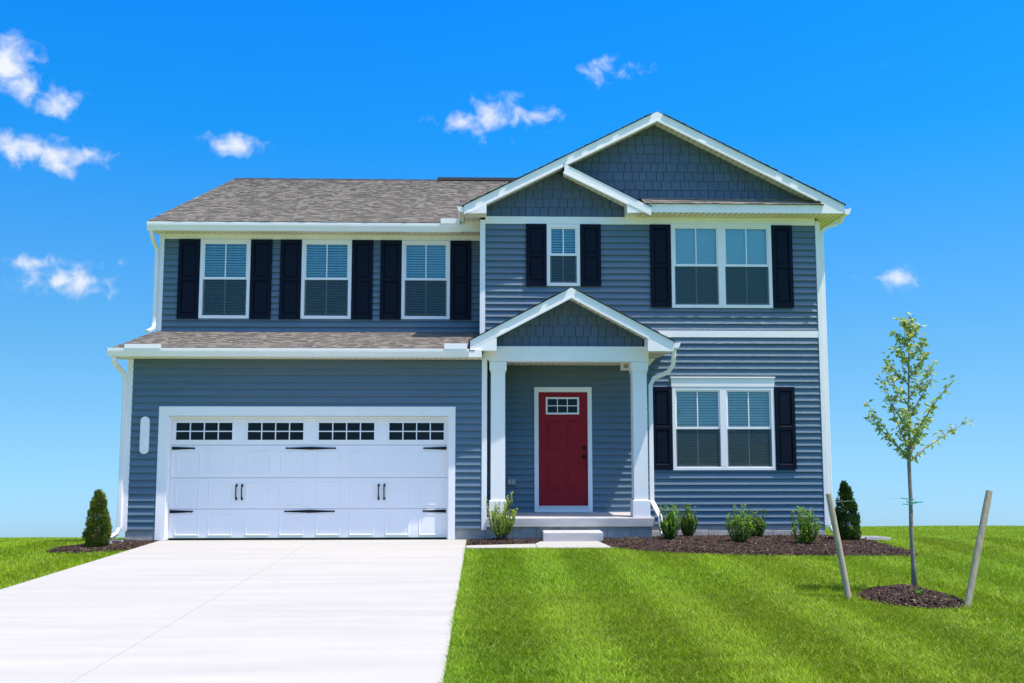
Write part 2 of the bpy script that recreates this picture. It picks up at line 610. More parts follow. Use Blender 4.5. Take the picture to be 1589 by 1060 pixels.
# ------------------------------------------------------------------ driveway and path
drive = empty('driveway')
tag(drive, 'wide pale concrete driveway running up to the garage', kind='structure')
XL, XC, XR = -5.47, -2.87, -0.27
jy = [-0.03, -3.66, -7.29, -10.92, -14.55, -18.2, -22.0]
for a, b in ((XL, XC), (XC, XR)):
    for y1, y0 in zip(jy[:-1], jy[1:]):
        g = 0.004
        bv = 0.006
        x0, x1, ya, yb = a + g, b - g, y0 + g * .7, y1 - g * .7
        v = [(x0, ya, -.12), (x1, ya, -.12), (x1, yb, -.12), (x0, yb, -.12),
             (x0, ya, -bv), (x1, ya, -bv), (x1, yb, -bv), (x0, yb, -bv),
             (x0 + bv, ya + bv, 0), (x1 - bv, ya + bv, 0), (x1 - bv, yb - bv, 0), (x0 + bv, yb - bv, 0)]
        MB().add(v, [(8, 9, 10, 11), (4, 5, 9, 8), (5, 6, 10, 9), (6, 7, 11, 10), (7, 4, 8, 11),
                     (0, 1, 5, 4), (1, 2, 6, 5), (2, 3, 7, 6), (3, 0, 4, 7)]).build('slab', M['concrete'], drive)

path = empty('path')
tag(path, 'narrow concrete front walk from the driveway to the porch step', kind='structure')
for pts in ([(-0.26, -1.36), (0.86, -1.375), (0.86, -0.78), (-0.26, -1.02)],
            [(0.868, -1.375), (2.06, -1.39), (1.93, -0.36), (0.98, -0.36), (0.868, -0.77)]):
    MB().prism_z(pts, -.12, 0.004).build('slab', M['concrete'], path)

# ------------------------------------------------------------------ house
house = empty('house', (0, 0, 0))
tag(house, 'two storey slate blue clapboard house with white trim, garage and red front door', 'house')
H = house
Y0, Y1, Y2 = 0.0, 1.2, 2.0           # garage front, gabled front, recessed upper front
GXL, GXR = -6.10, 0.05
UXL = -6.31                            # the upper storey reaches a little farther left
BACK = 13.8

# sheathing behind everything (also the side and rear walls)
sh = MB()
sh.box(GXL + .02, GXR - .02, Y0 + .10, Y1 + .2, -.05, 3.12)
sh.box(GXL + .02, GXR - .02, Y1 + .2, Y2 + .10, -.05, 3.3)
sh.box(GXL + .02, 6.40, Y2 + .10, BACK, -1.6, 5.80)
sh.box(UXL + .02, GXL + .019, Y2 + .10, BACK, 3.3, 5.80)
sh.box(0.02, 6.40, Y1 + .10, Y2 + .10, -.3, 5.93)
sh.build('wall', M['sheath'], H)

# ---- lap siding boards: one per course and stretch
CH = 0.12
_bc = {}


def board_mesh(L, h=CH):
    key = (round(L, 3), round(h, 3))
    if key not in _bc:
        prof = [(0.014, h + .004), (0.006, h + .002), (-0.006, h * 0.5), (-0.0205, .018), (-0.0235, .009), (-0.0215, 0.001), (-.008, 0.0), (-.007, .007), (0.014, 0.006)]
        _bc[key] = MB().prism_x(prof, 0, L).mesh('siding_board', M['siding'])
    return _bc[key]


def siding(Y, z0, z1, spans_at):
    """spans_at(z) -> list of (x0, x1) for the course whose foot is at z"""
    z = z0
    while z < z1 - 0.02:
        h = min(CH, z1 - z)
        for a, b in spans_at(z, z + h):
            place('siding_board', board_mesh(b - a, h), H, (a, Y, z))
        z += CH


def cut(x0, x1, holes):
    def f(za, zb):
        segs = [(x0, x1)]
        for hx0, hx1, hz0, hz1 in holes:
            if za >= hz0 - 0.03 and zb <= hz1 + 0.03:
                out = []
                for a, b in segs:
                    if hx1 <= a or hx0 >= b:
                        out.append((a, b)); continue
                    if hx0 - a > 0.02: out.append((a, hx0))
                    if b - hx1 > 0.02: out.append((hx1, b))
                segs = out
        return segs
    return f


# openings are cut to the middle of their frames
siding(Y0, 0.175, 3.085, cut(GXL + .06, -0.01, [(-5.54, -0.50, -1, 2.25)]))
siding(Y1, 0.335, 3.10, cut(0.10, 2.95, [(0.99, 1.98, -1, 2.66)]))
siding(Y1, 0.140, 3.62, cut(2.95, 6.36, [(3.57, 5.44, 1.16, 2.80)]))
siding(Y1, 3.755, 5.80, cut(0.03, 6.36, [(1.23, 1.80, 4.62, 5.80), (3.60, 5.51, 4.21, 5.80)]))
ULW = [(-5.54, -4.56), (-3.565, -2.585), (-1.607, -0.655)]
siding(Y2, 3.77, 5.62, cut(UXL + .06, 0.0, [(a + .03, b - .03, 4.07, 5.70) for a, b in ULW]))

# hidden-from-the-street side and rear walls: courses joined
ss = MB()
def side_course(x, sx, y0, y1, z0, z1):
    z = z0
    while z < z1:
        ss.add([(x, y0, z), (x + sx * .016, y0, z), (x, y0, z + CH), (x, y1, z), (x + sx * .016, y1, z), (x, y1, z + CH)],
               [(0, 1, 2), (3, 5, 4), (1, 4, 5, 2), (0, 3, 4, 1)])
        z += CH
side_course(GXL, -1, Y0 + .06, BACK, 0.15, 3.1)
side_course(UXL, -1, Y2 + .06, BACK, 3.30, 5.8)
side_course(6.42, 1, Y1 + .06, BACK, 0.1, 5.8)
side_course(GXR, 1, Y0 + .06, Y1 - .02, 0.40, 3.0)
z = 0.1
while z < 5.8:
    ss.add([(UXL, BACK, z), (UXL, BACK + .016, z), (UXL, BACK, z + CH), (6.42, BACK, z), (6.42, BACK + .016, z), (6.42, BACK, z + CH)],
           [(0, 2, 1), (3, 4, 5), (1, 2, 5, 4), (0, 1, 4, 3)])
    z += CH
for x, sx in ((UXL, -1), (6.42, 1)):
    # side gable ends up to the main roof
    ss.add([(x, 1.75, 5.8), (x, 7.9, 8.30), (x, 14.0, 5.8), (x + sx * -.05, 1.75, 5.8), (x + sx * -.05, 7.9, 8.30), (x + sx * -.05, 14.0, 5.8)],
           [(0, 1, 2), (5, 4, 3), (0, 3, 4, 1), (1, 4, 5, 2), (2, 5, 3, 0)])
so_ = ss.build('side_siding', M['siding'], H)
so_['kind'] = 'stuff'

# ---- foundation
fd = MB()
fd.box(GXL + .03, -5.46, Y0 + .012, Y0 + .3, -.3, .175)
fd.box(-0.55, GXR, Y0 + .012, Y0 + .3, -.3, .175)
fd.box(GXL + .03, GXL + .3, Y0 + .3, BACK - .05, -1.8, .14)
fd.box(2.97, 6.38, Y1 + .016, Y1 + .3, -.4, .145)
fd.box(6.10, 6.38, Y1 + .3, BACK - .05, -1.8, .09)
fd.box(GXL + .3, 6.10, BACK - .3, BACK - .05, -1.8, .09)
fnd = fd.build('foundation', M['found'], H)
# parged lower ledge, as seen beside the garage and right-hand wall
lg = MB()
lg.box(GXL + .03, -5.46, Y0 - .010, Y0 + .011, -.3, .05)
lg.build('ledge', M['block'], fnd)
x = 2.98
while x < 6.36:
    w = min(0.40, 6.375 - x)
    MB().box(x + .004, x + w - .004, Y1 - .012, Y1 + .011, -.3, .035 + random.uniform(-.012, .012), 0.004).build('block', M['block'], fnd)
    x += 0.40
x = 0.12
while x < 2.9:
    w = min(0.405, 2.925 - x)
    MB().box(x + .004, x + w - .004, Y0 - .004, Y0 + .09, 0.012, .205, 0.005).build('block', M['block'], fnd)
    MB().box(x + .004, x + w - .004, Y0 - .004, Y0 + .09, -.20, 0.004, 0.005).build('block', M['block'], fnd)
    x += 0.405
MB().box(0.056, 2.915, Y0 + .006, Y1 + .05, -.2, .208).build('mortar', M['found'], fnd)

# ---- corner boards
def corner(x0, x1, Y, z0, z1, side):
    m = MB()
    m.box(x0, x1, Y - .028, Y + .012, z0, z1, .003)
    if side < 0:
        m.box(x0, x0 + .022, Y + .012, Y + .10, z0, z1)
    else:
        m.box(x1 - .022, x1, Y + .012, Y + .10, z0, z1)
    return m.build('corner_board', M['white'], H)


corner(GXL - .025, GXL + .065, Y0, .155, 3.085, -1)
corner(-.02, GXR + .022, Y0, .155, 3.085, 1)
corner(6.355, 6.445, Y1, .12, 5.86, 1)
corner(-.065, .035, Y1, 3.50, 5.86, -1)
corner(UXL - .025, UXL + .065, Y2, 3.775, 5.722, -1)

# band board between the storeys
MB().box(2.92, 6.354, Y1 - .022, Y1 + .012, 3.625, 3.752, .003).build('band_board', M['white'], H)

# ---- friezes and eave soffits
MB().box(UXL + .066, -.066, Y2 - .020, Y2 + .012, 5.622, 5.722, .003).build('frieze_board', M['gutter'], H)
MB().box(0.036, 2.70, Y1 - .020, Y1 + .012, 5.785, 5.928, .003).build('frieze_board', M['white'], H)
MB().box(2.702, 6.354, Y1 - .020, Y1 + .012, 5.790, 5.934, .003).build('frieze_board', M['gutter'], H)
MB().box(-.439, -.067, 1.637, 1.739, 5.724, 5.736).build('soffit', M['soffit'], H)
MB().box(-6.43, -.067, 1.74, Y2 + .05, 5.724, 5.736).build('soffit', M['soffit'], H)
MB().box(-.439, -.067, 1.612, 1.636, 5.724, 5.928).build('fascia', M['gutter'], H)
MB().box(-.44, -.067, 1.716, 1.739, 5.737, 5.928).build('fascia', M['gutter'], H)
MB().box(-.355, -.067, Y1 + .001, 1.98, 5.929, 5.941).build('soffit', M['soffit'], H)
MB().box(6.446, 6.80, Y1 + .051, BACK, 5.935, 5.947).build('soffit', M['soffit'], H)
MB().box(-.021, .112, -.03, .098, 3.0855, 3.229).build('corner_filler', M['white'], H)
MB().prism_y([(2.93, 2.88), (3.24, 3.222), (2.93, 3.222)], Y1 - .04, Y1 - .022).build('frieze_board', M['gutter'], H)
MB().box(2.70, 6.80, 0.872, Y1 + .05, 5.935, 5.947).build('soffit', M['soffit'], H)
MB().box(-6.30, -.02, -.33, Y0 + .09, 3.088, 3.10).build('soffit', M['soffit'], H)


# ---- gutters
def gutter(x0, x1, yf, z0, z1, cap=0.0):
    d = .115
    h = z1 - z0
    prof = [(yf + d, z0), (yf + .030, z0), (yf + .020, z0 + h * .28), (yf + .002, z0 + h * .62), (yf, z0 + h * .80), (yf, z1),
            (yf + .008, z1), (yf + .012, z0 + h * .8), (yf + .10, z0 + h * .8), (yf + d, z1 - .004)]
    return MB().prism_x(prof, x0, x1).build('gutter', M['gutter'], H)


gutter(-6.47, -.44, 1.60, 5.715, 5.880)
gutter(-6.33, -.24, -.45, 3.100, 3.238)
MB().box(-.239, -.022, -.405, -.336, 3.101, 3.229).build('fascia', M['gutter'], H)
MB().box(-6.43, -.40, 1.716, 1.738, 5.737, 5.862).build('fascia', M['white'], H)
MB().box(-6.30, -.02, -.334, -.312, 3.101, 3.21).build('fascia', M['white'], H)
# side gutter of the gabled block (left) and porch / right ends, profile across x
def side_gutter(xo, sx, y0, y1, z0, z1):
    h = z1 - z0
    pr = [(0, z0), (.085, z0), (.10, z0 + h * .3), (.115, z0 + h * .65), (.12, z1), (.108, z1), (.10, z0 + h * .8), (0, z0 + h * .8)]
    return MB().prism_y([(xo + sx * a, b) for a, b in pr], y0, y1).build('gutter', M['gutter'], H)


side_gutter(-.37, -1, 0.86, 1.98, 5.93, 6.045)
side_gutter(6.81, 1, 0.83, BACK + .3, 5.93, 6.055)
side_gutter(3.285, 1, -.36, Y1 - .02, 3.275, 3.375)
# splash guards
for x0, x1, y, z0, z1 in ((-.83, -.46, 1.59, 5.875, 5.975), (-6.04, -5.43, -.46, 3.233, 3.305), (-.66, -.27, -.46, 3.233, 3.33)):
    MB().box(x0, x1, y, y + .006, z0, z1).build('splash_guard', M['vinyl'], H)

# ---- roofs ---------------------------------------------------------
ROOFCOL = np.array([(.225, .196, .164), (.205, .178, .150), (.250, .220, .186), (.180, .158, .136), (.222, .188, .150), (.24, .214, .184)])


def shingle_field(o, u, v, W_, L_, expo=0.143, clip=None, parent=None, seed=1, tone=1.0):
    """tabs on the plane o + a*u + b*v (u along the eave, v up the slope), joined"""
    rg = np.random.default_rng(seed)
    o, u, v = Vector(o), Vector(u).normalized(), Vector(v).normalized()
    nn = u.cross(v).normalized()
    if nn.z < 0: nn = -nn
    A = []
    C = []
    rows = int(L_ / expo)
    for r in range(rows):
        x = -rg.uniform(0, .3)
        while x < W_:
            w = rg.uniform(.06, .17)
            a0, a1 = max(x, 0), min(x + w, W_)
            x += w
            if a1 - a0 < .02: continue
            b0 = r * expo - rg.choice([0, 0, .012])
            b1 = (r + 1) * expo + .01
            if clip and not clip(*(o + u * ((a0 + a1) / 2) + v * ((b0 + b1) / 2))): continue
            t = .016 if rg.random() < .5 else .009
            A.append((a0, a1, max(b0, -.03), b1, t))
            C.append(ROOFCOL[rg.integers(len(ROOFCOL))] * rg.uniform(.91, 1.09) * tone)
    A = np.array(A)
    K = len(A)
    a0, a1, b0, b1, t = A.T
    on, un, vn, nv = (np.array(q) for q in (o, u, v, nn))
    def P_(a, b, h):
        return on + a[:, None] * un + b[:, None] * vn + h[:, None] * nv
    z_ = np.zeros(K)
    V8 = np.stack([P_(a0, b0, z_), P_(a1, b0, z_), P_(a0, b0, t), P_(a1, b0, t), P_(a1, b1, z_ + .002), P_(a0, b1, z_ + .002)], 1).reshape(-1, 3)
    base = (np.arange(K) * 6)[:, None]
    Fq = np.concatenate([base + np.array([[0, 1, 3, 2]]), base + np.array([[2, 3, 4, 5]])], 0)
    Cc = np.array(C)
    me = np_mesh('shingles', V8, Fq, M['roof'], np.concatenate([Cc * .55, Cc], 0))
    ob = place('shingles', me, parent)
    ob['kind'] = 'stuff'
    return ob


def slab(o, u, v, W_, L_, th, name, m, parent, up=0.0):
    o, u, v = Vector(o), Vector(u).normalized(), Vector(v).normalized()
    nn = u.cross(v).normalized()
    if nn.z < 0: nn = -nn
    o = o + nn * up
    c = [o, o + u * W_, o + u * W_ + v * L_, o + v * L_]
    vs = c + [p - nn * th for p in c]
    return MB().add(vs, [(0, 1, 2, 3), (7, 6, 5, 4), (0, 4, 5, 1), (1, 5, 6, 2), (2, 6, 7, 3), (3, 7, 4, 0)]).build(name, m, parent)


SL = 0.408                              # slope of the main roof
RIDGE_Y, RIDGE_Z = 7.90, 8.455
E_Y, E_Z = 1.64, RIDGE_Z - SL * (RIDGE_Y - 1.64)
LV = math.hypot(RIDGE_Y - E_Y, RIDGE_Z - E_Z)
vF = (0, 1, SL)
# big gable roof
GA, GZA, GS = 3.285, 7.905, 0.505       # ridge x, ridge height (top), slope
roof = slab((-6.45, E_Y, E_Z), (1, 0, 0), vF, 12.87, LV, .10, 'roof', M['roofedge'], H, up=-.004)
slab((-6.45, 14.16, E_Z), (1, 0, 0), (0, -1, SL), 12.87, LV, .10, 'roof_deck', M['roofedge'], roof, up=-.004)


def above_gable(x, y, z):
    g = GZA - GS * abs(x - GA)
    return not (x > -.36 and y > .8 and z < g - .02)


shingle_field((-6.46, E_Y - .03, E_Z - .012), (1, 0, 0), vF, 12.87, LV + .03, clip=above_gable, parent=roof, seed=3)
shingle_field((-6.46, 14.19, E_Z - .012), (1, 0, 0), (0, -1, SL), 12.87, LV + .03, expo=.25, clip=above_gable, parent=roof, seed=4)
# ridge caps and ridge vent
for k in range(60):
    x0 = -6.45 + k * .215
    if x0 + .215 > 6.3: break
    MB().prism_x([(7.9 - .15, 8.455 - .055), (7.9, 8.455 + .022 + .006 * (k % 2)), (7.9 + .15, 8.455 - .055), (7.9, 8.455 - .03)], x0, x0 + .235).build('ridge_cap', M['roofedge'], roof)
MB().prism_x([(7.9 - .16, 8.455 - .03), (7.9 - .13, 8.51), (7.9, 8.545), (7.9 + .13, 8.51), (7.9 + .16, 8.455 - .03)], -1.2, 5.9).build('ridge_vent', M['roofedge'], roof)
slab((-6.44, E_Y + .11, E_Z - .10), (1, 0, 0), vF, .335, LV - .2, .010, 'soffit', M['soffit'], roof)
# side rakes of the main roof
for x0, x1 in ((-6.472, -6.452), (6.43, 6.45)):
    y0s = E_Y if x0 < 0 else 3.0
    z0s = RIDGE_Z - SL * (RIDGE_Y - y0s)
    MB().prism_x([(y0s, z0s - .15), (RIDGE_Y, RIDGE_Z - .15), (14.16, E_Z - .15), (14.16, E_Z - .004), (RIDGE_Y, RIDGE_Z - .004), (y0s, z0s - .004)], x0, x1).build('rake_board', M['white'], H)

# garage (lower) roof
LS = (3.79 - 3.215) / (Y2 + .36)
lroof = slab((-6.35, -.37, 3.215), (1, 0, 0), (0, 1, LS), 6.35, math.hypot(Y2 + .36, .575), .06, 'roof', M['roofedge'], H, up=-.003)


def not_porch(x, y, z):
    return not (x > -.2 and z < 4.32 - .53 * abs(x - 1.52) - .02)


shingle_field((-6.36, -.41, 3.205), (1, 0, 0), (0, 1, LS), 6.36, math.hypot(Y2 + .39, .585), clip=not_porch, parent=lroof, seed=5)
MB().prism_x([(-.33, 3.10), (Y2 + .1, 3.68), (Y2 + .1, 3.775), (-.33, 3.20)], -6.368, -6.353).build('rake_board', M['white'], H)
MB().prism_x([(Y0 + .1, 3.05), (Y2 + .1, 3.05), (Y2 + .1, 3.70), (Y0 + .1, 3.25)], GXL + .005, GXL + .03).build('side_gable', M['siding'], H)
# flashing along the foot of the recessed wall
MB().box(UXL, -.07, Y2 - .05, Y2 - .012, 3.775, 3.79).build('flashing', M['roofedge'], H)


# gable roofs: ridge x, top z at ridge, slope, left/right x, y range
def gable_roof(cx, zt, s, xl, xr, yf, yb, seed, sides='LR', shing=True, face=.160):
    parts = []
    root = None
    for sg, xe in ((-1, xl), (1, xr)):
        if ('L' if sg < 0 else 'R') not in sides:
            continue
        run = abs(xe - cx)
        ln = math.hypot(run, run * s)
        o = (xe, yf + .022, zt - s * run)
        v = (-sg, 0, s)
        sb = slab(o, (0, 1, 0), v, yb - yf - .022, ln, .055, 'roof', M['roofedge'], H, up=-.004)
        if shing:
            shingle_field((xe + sg * .025, yf - .012, zt - s * (run + .025)), (0, 1, 0), v, yb - yf, ln + .02, parent=sb, seed=seed + sg, expo=.16)
    return


def rake(cx, zt, s, x0, x1, yf, h, name='rake_board', th=.022, m='white', drop=0.012):
    """sloping face board between x0 and x1 on one side of the ridge"""
    def zz(x): return zt - drop - s * abs(x - cx)
    pts = [(x0, zz(x0) - h), (x1, zz(x1) - h), (x1, zz(x1)), (x0, zz(x0))]
    return MB().prism_y(pts, yf, yf + th).build(name, M[m], H)


gable_roof(GA, GZA, GS, -.365, 6.805, .83, 12.0, 20)
rake(GA, GZA, GS, -.365, GA, .85, .165)
rake(GA, GZA, GS, GA, 6.805, .85, .165)
# lower lip of the rake (small white moulding standing proud)
def lip(cx, zt, s, x0, x1, yf, h):
    def zz(x): return zt - .012 - s * abs(x - cx)
    pts = [(x0, zz(x0) - h - .022), (x1, zz(x1) - h - .022), (x1, zz(x1) - h + .016), (x0, zz(x0) - h + .016)]
    MB().prism_y(pts, yf - .010, yf + .05).build('rake_moulding', M['white'], H)


lip(GA, GZA, GS, 0.06, GA, .85, .165)
lip(GA, GZA, GS, GA, 6.30, .85, .165)


def rsoffit(cx, zt, s, x0, x1, y0, y1, h):
    def zz(x): return zt - h - s * abs(x - cx)
    pts = [(x0, zz(x0)), (x1, zz(x1)), (x1, zz(x1) + .02), (x0, zz(x0) + .02)]
    MB().prism_y(pts, y0, y1).build('soffit', M['soffit'], H)


rsoffit(GA, GZA, GS, -.36, GA, .873, Y1 + .06, .160)
rsoffit(GA, GZA, GS, GA, 6.80, .873, Y1 + .06, .160)

# small upper gable that shares the left rake
SA, SZA = 1.515, 6.872                  # ridge x, top
SS = 0.505
SXR = 3.14
rake(SA, SZA, SS, SA, SXR, .826, .160)
def zz_s(x): return SZA - .012 - SS * abs(x - SA)
lip(SA, SZA, SS, SA - .02, 2.70, .826, .160)
rsoffit(SA, SZA, SS, SA, 3.10, .85, Y1 + .05, .160)
o = slab((SXR, .83, SZA - SS * (SXR - SA)), (0, 1, 0), (-1, 0, SS), .95, math.hypot(SXR - SA, (SXR - SA) * SS), .04, 'roof', M['roofedge'], H, up=-.004)
shingle_field((SXR + .01, .815, SZA - SS * (SXR - SA + .01)), (0, 1, 0), (-1, 0, SS), .95, math.hypot(SXR - SA, (SXR - SA) * SS), parent=o, seed=31)
# pent strip at the foot of the big gable
MB().box(3.05, 6.37, .85, .872, 5.948, 6.105).build('fascia', M['white'], H)
MB().box(3.10, 6.34, .838, .849, 6.085, 6.105).build('fascia_moulding', M['white'], H)
pent = MB().prism_x([(.84, 6.106), (Y1 + .02, 6.30), (Y1 + .02, 6.25), (.875, 6.08)], 3.0, 6.42).build('roof', M['roofedge'], H)
shingle_field((3.0, .825, 6.108), (1, 0, 0), (0, 1, .54), 3.42, .44, parent=pent, seed=33)

# cornice returns (boxed triangles at the feet of the rakes)
def creturn(pts, y0, y1):
    return MB().prism_y(pts, y0, y1).build('cornice_return', M['white'], H)


creturn([(-.362, 5.895), (.055, 5.905), (.055, 5.975), (.055, GZA - .178 - GS * (GA - .055)), (-.362, GZA - .178 - GS * (GA + .362))], .838, 1.20)
creturn([(2.690, 5.925), (3.12, 5.948), (3.06, 6.0), (2.690, zz_s(2.69) - .150)], .834, 1.19)
creturn([(6.372, 5.948), (6.803, 5.948), (6.803, GZA - .178 - GS * (6.803 - GA)), (6.372, GZA - .178 - GS * (6.372 - GA))], .846, 1.20)

# ---- gable shake shingles, one object each
_sc = {}
def shake_piece(pts, y, th):
    """pts in x,z, thinner at the head"""
    x0, z0 = pts[0]
    key = tuple(round(c, 3) for p in pts for c in (p[0] - x0, p[1] - z0)) + (th,)
    if key not in _sc:
        m = MB()
        loc = [(a - x0, b - z0) for a, b in pts]
        H_ = max(b for a, b in loc) or 1
        n_ = len(loc)
        v = [(a, -th * (1 - .7 * b / .2), b) for a, b in loc] + [(a, .008, b) for a, b in loc]
        f = [tuple(range(n_)), tuple(range(2 * n_ - 1, n_ - 1, -1))] + [(i + n_, (i + 1) % n_ + n_, (i + 1) % n_, i) for i in range(n_)]
        _sc[key] = m.add(v, f).mesh('wall_shingle', M['shake'])
    place('wall_shingle', _sc[key], H, (x0, y, z0))


def clip_poly(poly, a, b, c):           # keep a*x + b*z <= c
    out = []
    for i in range(len(poly)):
        p, q = poly[i], poly[(i + 1) % len(poly)]
        dp, dq = a * p[0] + b * p[1] - c, a * q[0] + b * q[1] - c
        if dp <= 0: out.append(p)
        if dp * dq < 0:
            t = dp / (dp - dq)
            out.append((p[0] + t * (q[0] - p[0]), p[1] + t * (q[1] - p[1])))
    return out


def area(p):
    return abs(sum(p[i][0] * p[(i + 1) % len(p)][1] - p[(i + 1) % len(p)][0] * p[i][1] for i in range(len(p)))) / 2


def shakes(y, x0, x1, zb, planes, row=.18, seed=2, wr=(.135, .20)):
    rg = random.Random(seed)
    z = zb
    while True:
        x = x0 - rg.uniform(0, .15)
        n_ = 0
        while x < x1:
            w = rg.choice([wr[0], (wr[0] + wr[1]) / 2, wr[1]])
            p = [(max(x, x0), z), (min(x + w, x1) - .009, z), (min(x + w, x1) - .009, z + row), (max(x, x0), z + row)]
            x += w
            if p[1][0] - p[0][0] < .03: continue
            for a, b, c in planes:
                p = clip_poly(p, a, b, c)
                if len(p) < 3: break
            if len(p) < 3 or area(p) < .002: continue
            n_ += 1
            shake_piece(p, y, rg.choice([.021, .022, .023]))
        z += row
        if n_ == 0 or z > 9: break


def roofplanes(cx, zt, s, h):
    # z <= zt - h - s|x-cx|  as two half planes
    return [(s, 1, zt - h + s * cx), (-s, 1, zt - h - s * cx)]


# small upper gable
pl_small = [(-GS, 1, GZA - .13 - GS * GA), (SS, 1, SZA - .13 + SS * SA)]
shakes(Y1, .03, 2.76, 5.93, pl_small, .175, 5)
# big gable: right of and above the small one
shakes(Y1, 1.3, 6.4, 6.285, roofplanes(GA, GZA, GS, .13) + [(-SS, -1, -(SZA - .10) - SS * SA)], .178, 8)
gb = MB().prism_y([(-.30, 5.94), (6.75, 5.94), (GA, GZA - .14)], Y1 + .012, Y1 + .06)
gb.build('gable_wall', M['sheath'], H)

# ---- windows
def window(X0, X1, Z0, Z1, Y, units=1, mull=.13, closed=False, screen=True, seed=0, split=None):
    fw = .064
    fr = MB()
    yf, yb = Y - .034, Y + .085
    fr.box(X0, X0 + fw, yf, yb, Z0, Z1, .004)
    fr.box(X1 - fw, X1, yf, yb, Z0, Z1, .004)
    fr.box(X0 + fw, X1 - fw, yf + .002, yb - .001, Z1 - fw, Z1, .004)
    fr.box(X0 + fw, X1 - fw, yf + .002, yb - .001, Z0, Z0 + fw * .95, .004)
    uw = (X1 - X0 - 2 * fw - (units - 1) * mull) / units
    for k in range(units - 1):
        mx_ = X0 + fw + uw * (k + 1) + mull * k
        fr.box(mx_, mx_ + mull, yf + .002, yb - .001, Z0 + fw * .95 + .001, Z1 - fw - .001, .004)
    w = fr.build('window', M['vinyl'], H)
    MB().box(X0 + .02, X1 - .02, Y + .087, Y + .098, Z0 + .02, Z1 - .02).build('interior', M['room'], w)
    zb, zt = Z0 + fw * .95, Z1 - fw
    zm = split if split else (zb + zt) / 2 + .01
    for k in range(units):
        a = X0 + fw + k * (uw + mull)
        b = a + uw
        # upper sash (outer), lower sash (inner)
        for nm, za, zc, ys, t in (('up', zm - .02, zt, Y - .012, .026), ('lo', zb, zm + .018, Y + .012, .030)):
            s_ = MB()
            s_.box(a, a + t, ys, ys + .022, za, zc)
            s_.box(b - t, b, ys, ys + .022, za, zc)
            rail = .045 if nm == 'up' else .036
            s_.box(a + t, b - t, ys + .0005, ys + .0215, za, za + rail)
            s_.box(a + t, b - t, ys + .0005, ys + .0215, zc - .026, zc)
            s_.build('sash', M['vinyl'], w)
            mid = (a + b) / 2
            lo_, hi_ = za + rail, zc - .026
            mw = .011
            for pa, pb in ((a + t, mid - mw), (mid + mw, b - t)):
                MB().box(pa, pb, ys + .009, ys + .013, lo_, hi_).build('pane', M['glass'], w)
            MB().box(mid - mw, mid + mw, ys + .004, ys + .018, lo_, hi_).build('muntin', M['vinyl'], w)
            if nm == 'lo' and screen:
                MB().box(a + .004, b - .004, ys - .010, ys - .0085, zb + .002, zm - .021).build('insect_screen', M['screen'], w)
        # blind: slats joined
        bl = MB()
        rg = random.Random(seed + k)
        z = zb + .02
        tilt = R(52 if not closed else 80)
        sp = .050 if not closed else .042
        sw = .025
        while z < zt + .02:
            t_ = tilt + rg.uniform(-.05, .05)
            dz, dy = math.sin(t_) * sw, math.cos(t_) * sw
            sag = rg.uniform(-.001, .001)
            bl.add([(a - .01, Y + .058 - dy, z - dz + sag), (b + .01, Y + .058 - dy, z - dz - sag), (b + .01, Y + .058 + dy, z + dz - sag), (a - .01, Y + .058 + dy, z + dz + sag)], [(0, 1, 2, 3)])
            z += sp
        for q in (.22, .78):
            xx = a + (b - a) * q
            bl.add([(xx, Y + .034, zb), (xx + .004, Y + .034, zb), (xx + .004, Y + .034, zt), (xx, Y + .034, zt)], [(0, 1, 2, 3)])
        bo = bl.build('blind', M['blind'], w)
    return w


for i, (a, b) in enumerate(ULW):
    window(a, b, 4.050, 5.618, Y2, seed=i * 10)
window(3.57, 5.50, 4.185, 5.805, Y1, 2, closed=True, seed=50)
window(3.54, 5.468, 1.135, 2.685, Y1, 2, seed=60)
window(1.198, 1.834, 4.592, 5.780, Y1, 1, seed=70)
hd = MB()
hd.box(3.525, 5.478, Y1 - .040, Y1 + .012, 2.688, 2.850, .004)
hd.box(3.510, 5.492, Y1 - .058, Y1 + .012, 2.8505, 2.876, .003)
hd.build('window_header', M['white'], H)


# ---- shutters
def raised(m, x0, x1, z0, z1, y, d=.012, bev=.022):
    v = [(x0, y, z0), (x1, y, z0), (x1, y, z1), (x0, y, z1),
         (x0 + bev, y - d, z0 + bev), (x1 - bev, y - d, z0 + bev), (x1 - bev, y - d, z1 - bev), (x0 + bev, y - d, z1 - bev)]
    m.add(v, [(4, 5, 6, 7), (0, 1, 5, 4), (1, 2, 6, 5), (2, 3, 7, 6), (3, 0, 4, 7), (0, 3, 2, 1)])
    return m


_shc = {}
def shutter(x0, x1, z0, z1, Y):
    w, h = round(x1 - x0, 2), round(z1 - z0, 2)
    if (w, h) not in _shc:
        fr = MB()
        st, mid = .065, h * .50
        y0_, y1_ = -.050, -.019
        fr.box(0, st, y0_, y1_, 0, h, .004)
        fr.box(w - st, w, y0_, y1_, 0, h, .004)
        for za, zb_ in ((0, .10), (mid - .035, mid + .035), (h - .075, h)):
            fr.box(st, w - st, y0_ + .001, y1_, za, zb_, .004)
        fr.box(st, w - st, -.026, -.020, .10, h - .075)
        fm = fr.mesh('shutter', M['navy'])
        p1 = raised(MB(), st + .012, w - st - .012, .112, mid - .047, -.0265).mesh('panel', M['navy'])
        p2 = raised(MB(), st + .012, w - st - .012, mid + .047, h - .087, -.0265).mesh('panel', M['navy'])
        _shc[(w, h)] = (fm, p1, p2)
    fm, p1, p2 = _shc[(w, h)]
    s_ = place('shutter', fm, H, (x0, Y, z0))
    place('panel', p1, s_)
    place('panel', p2, s_)


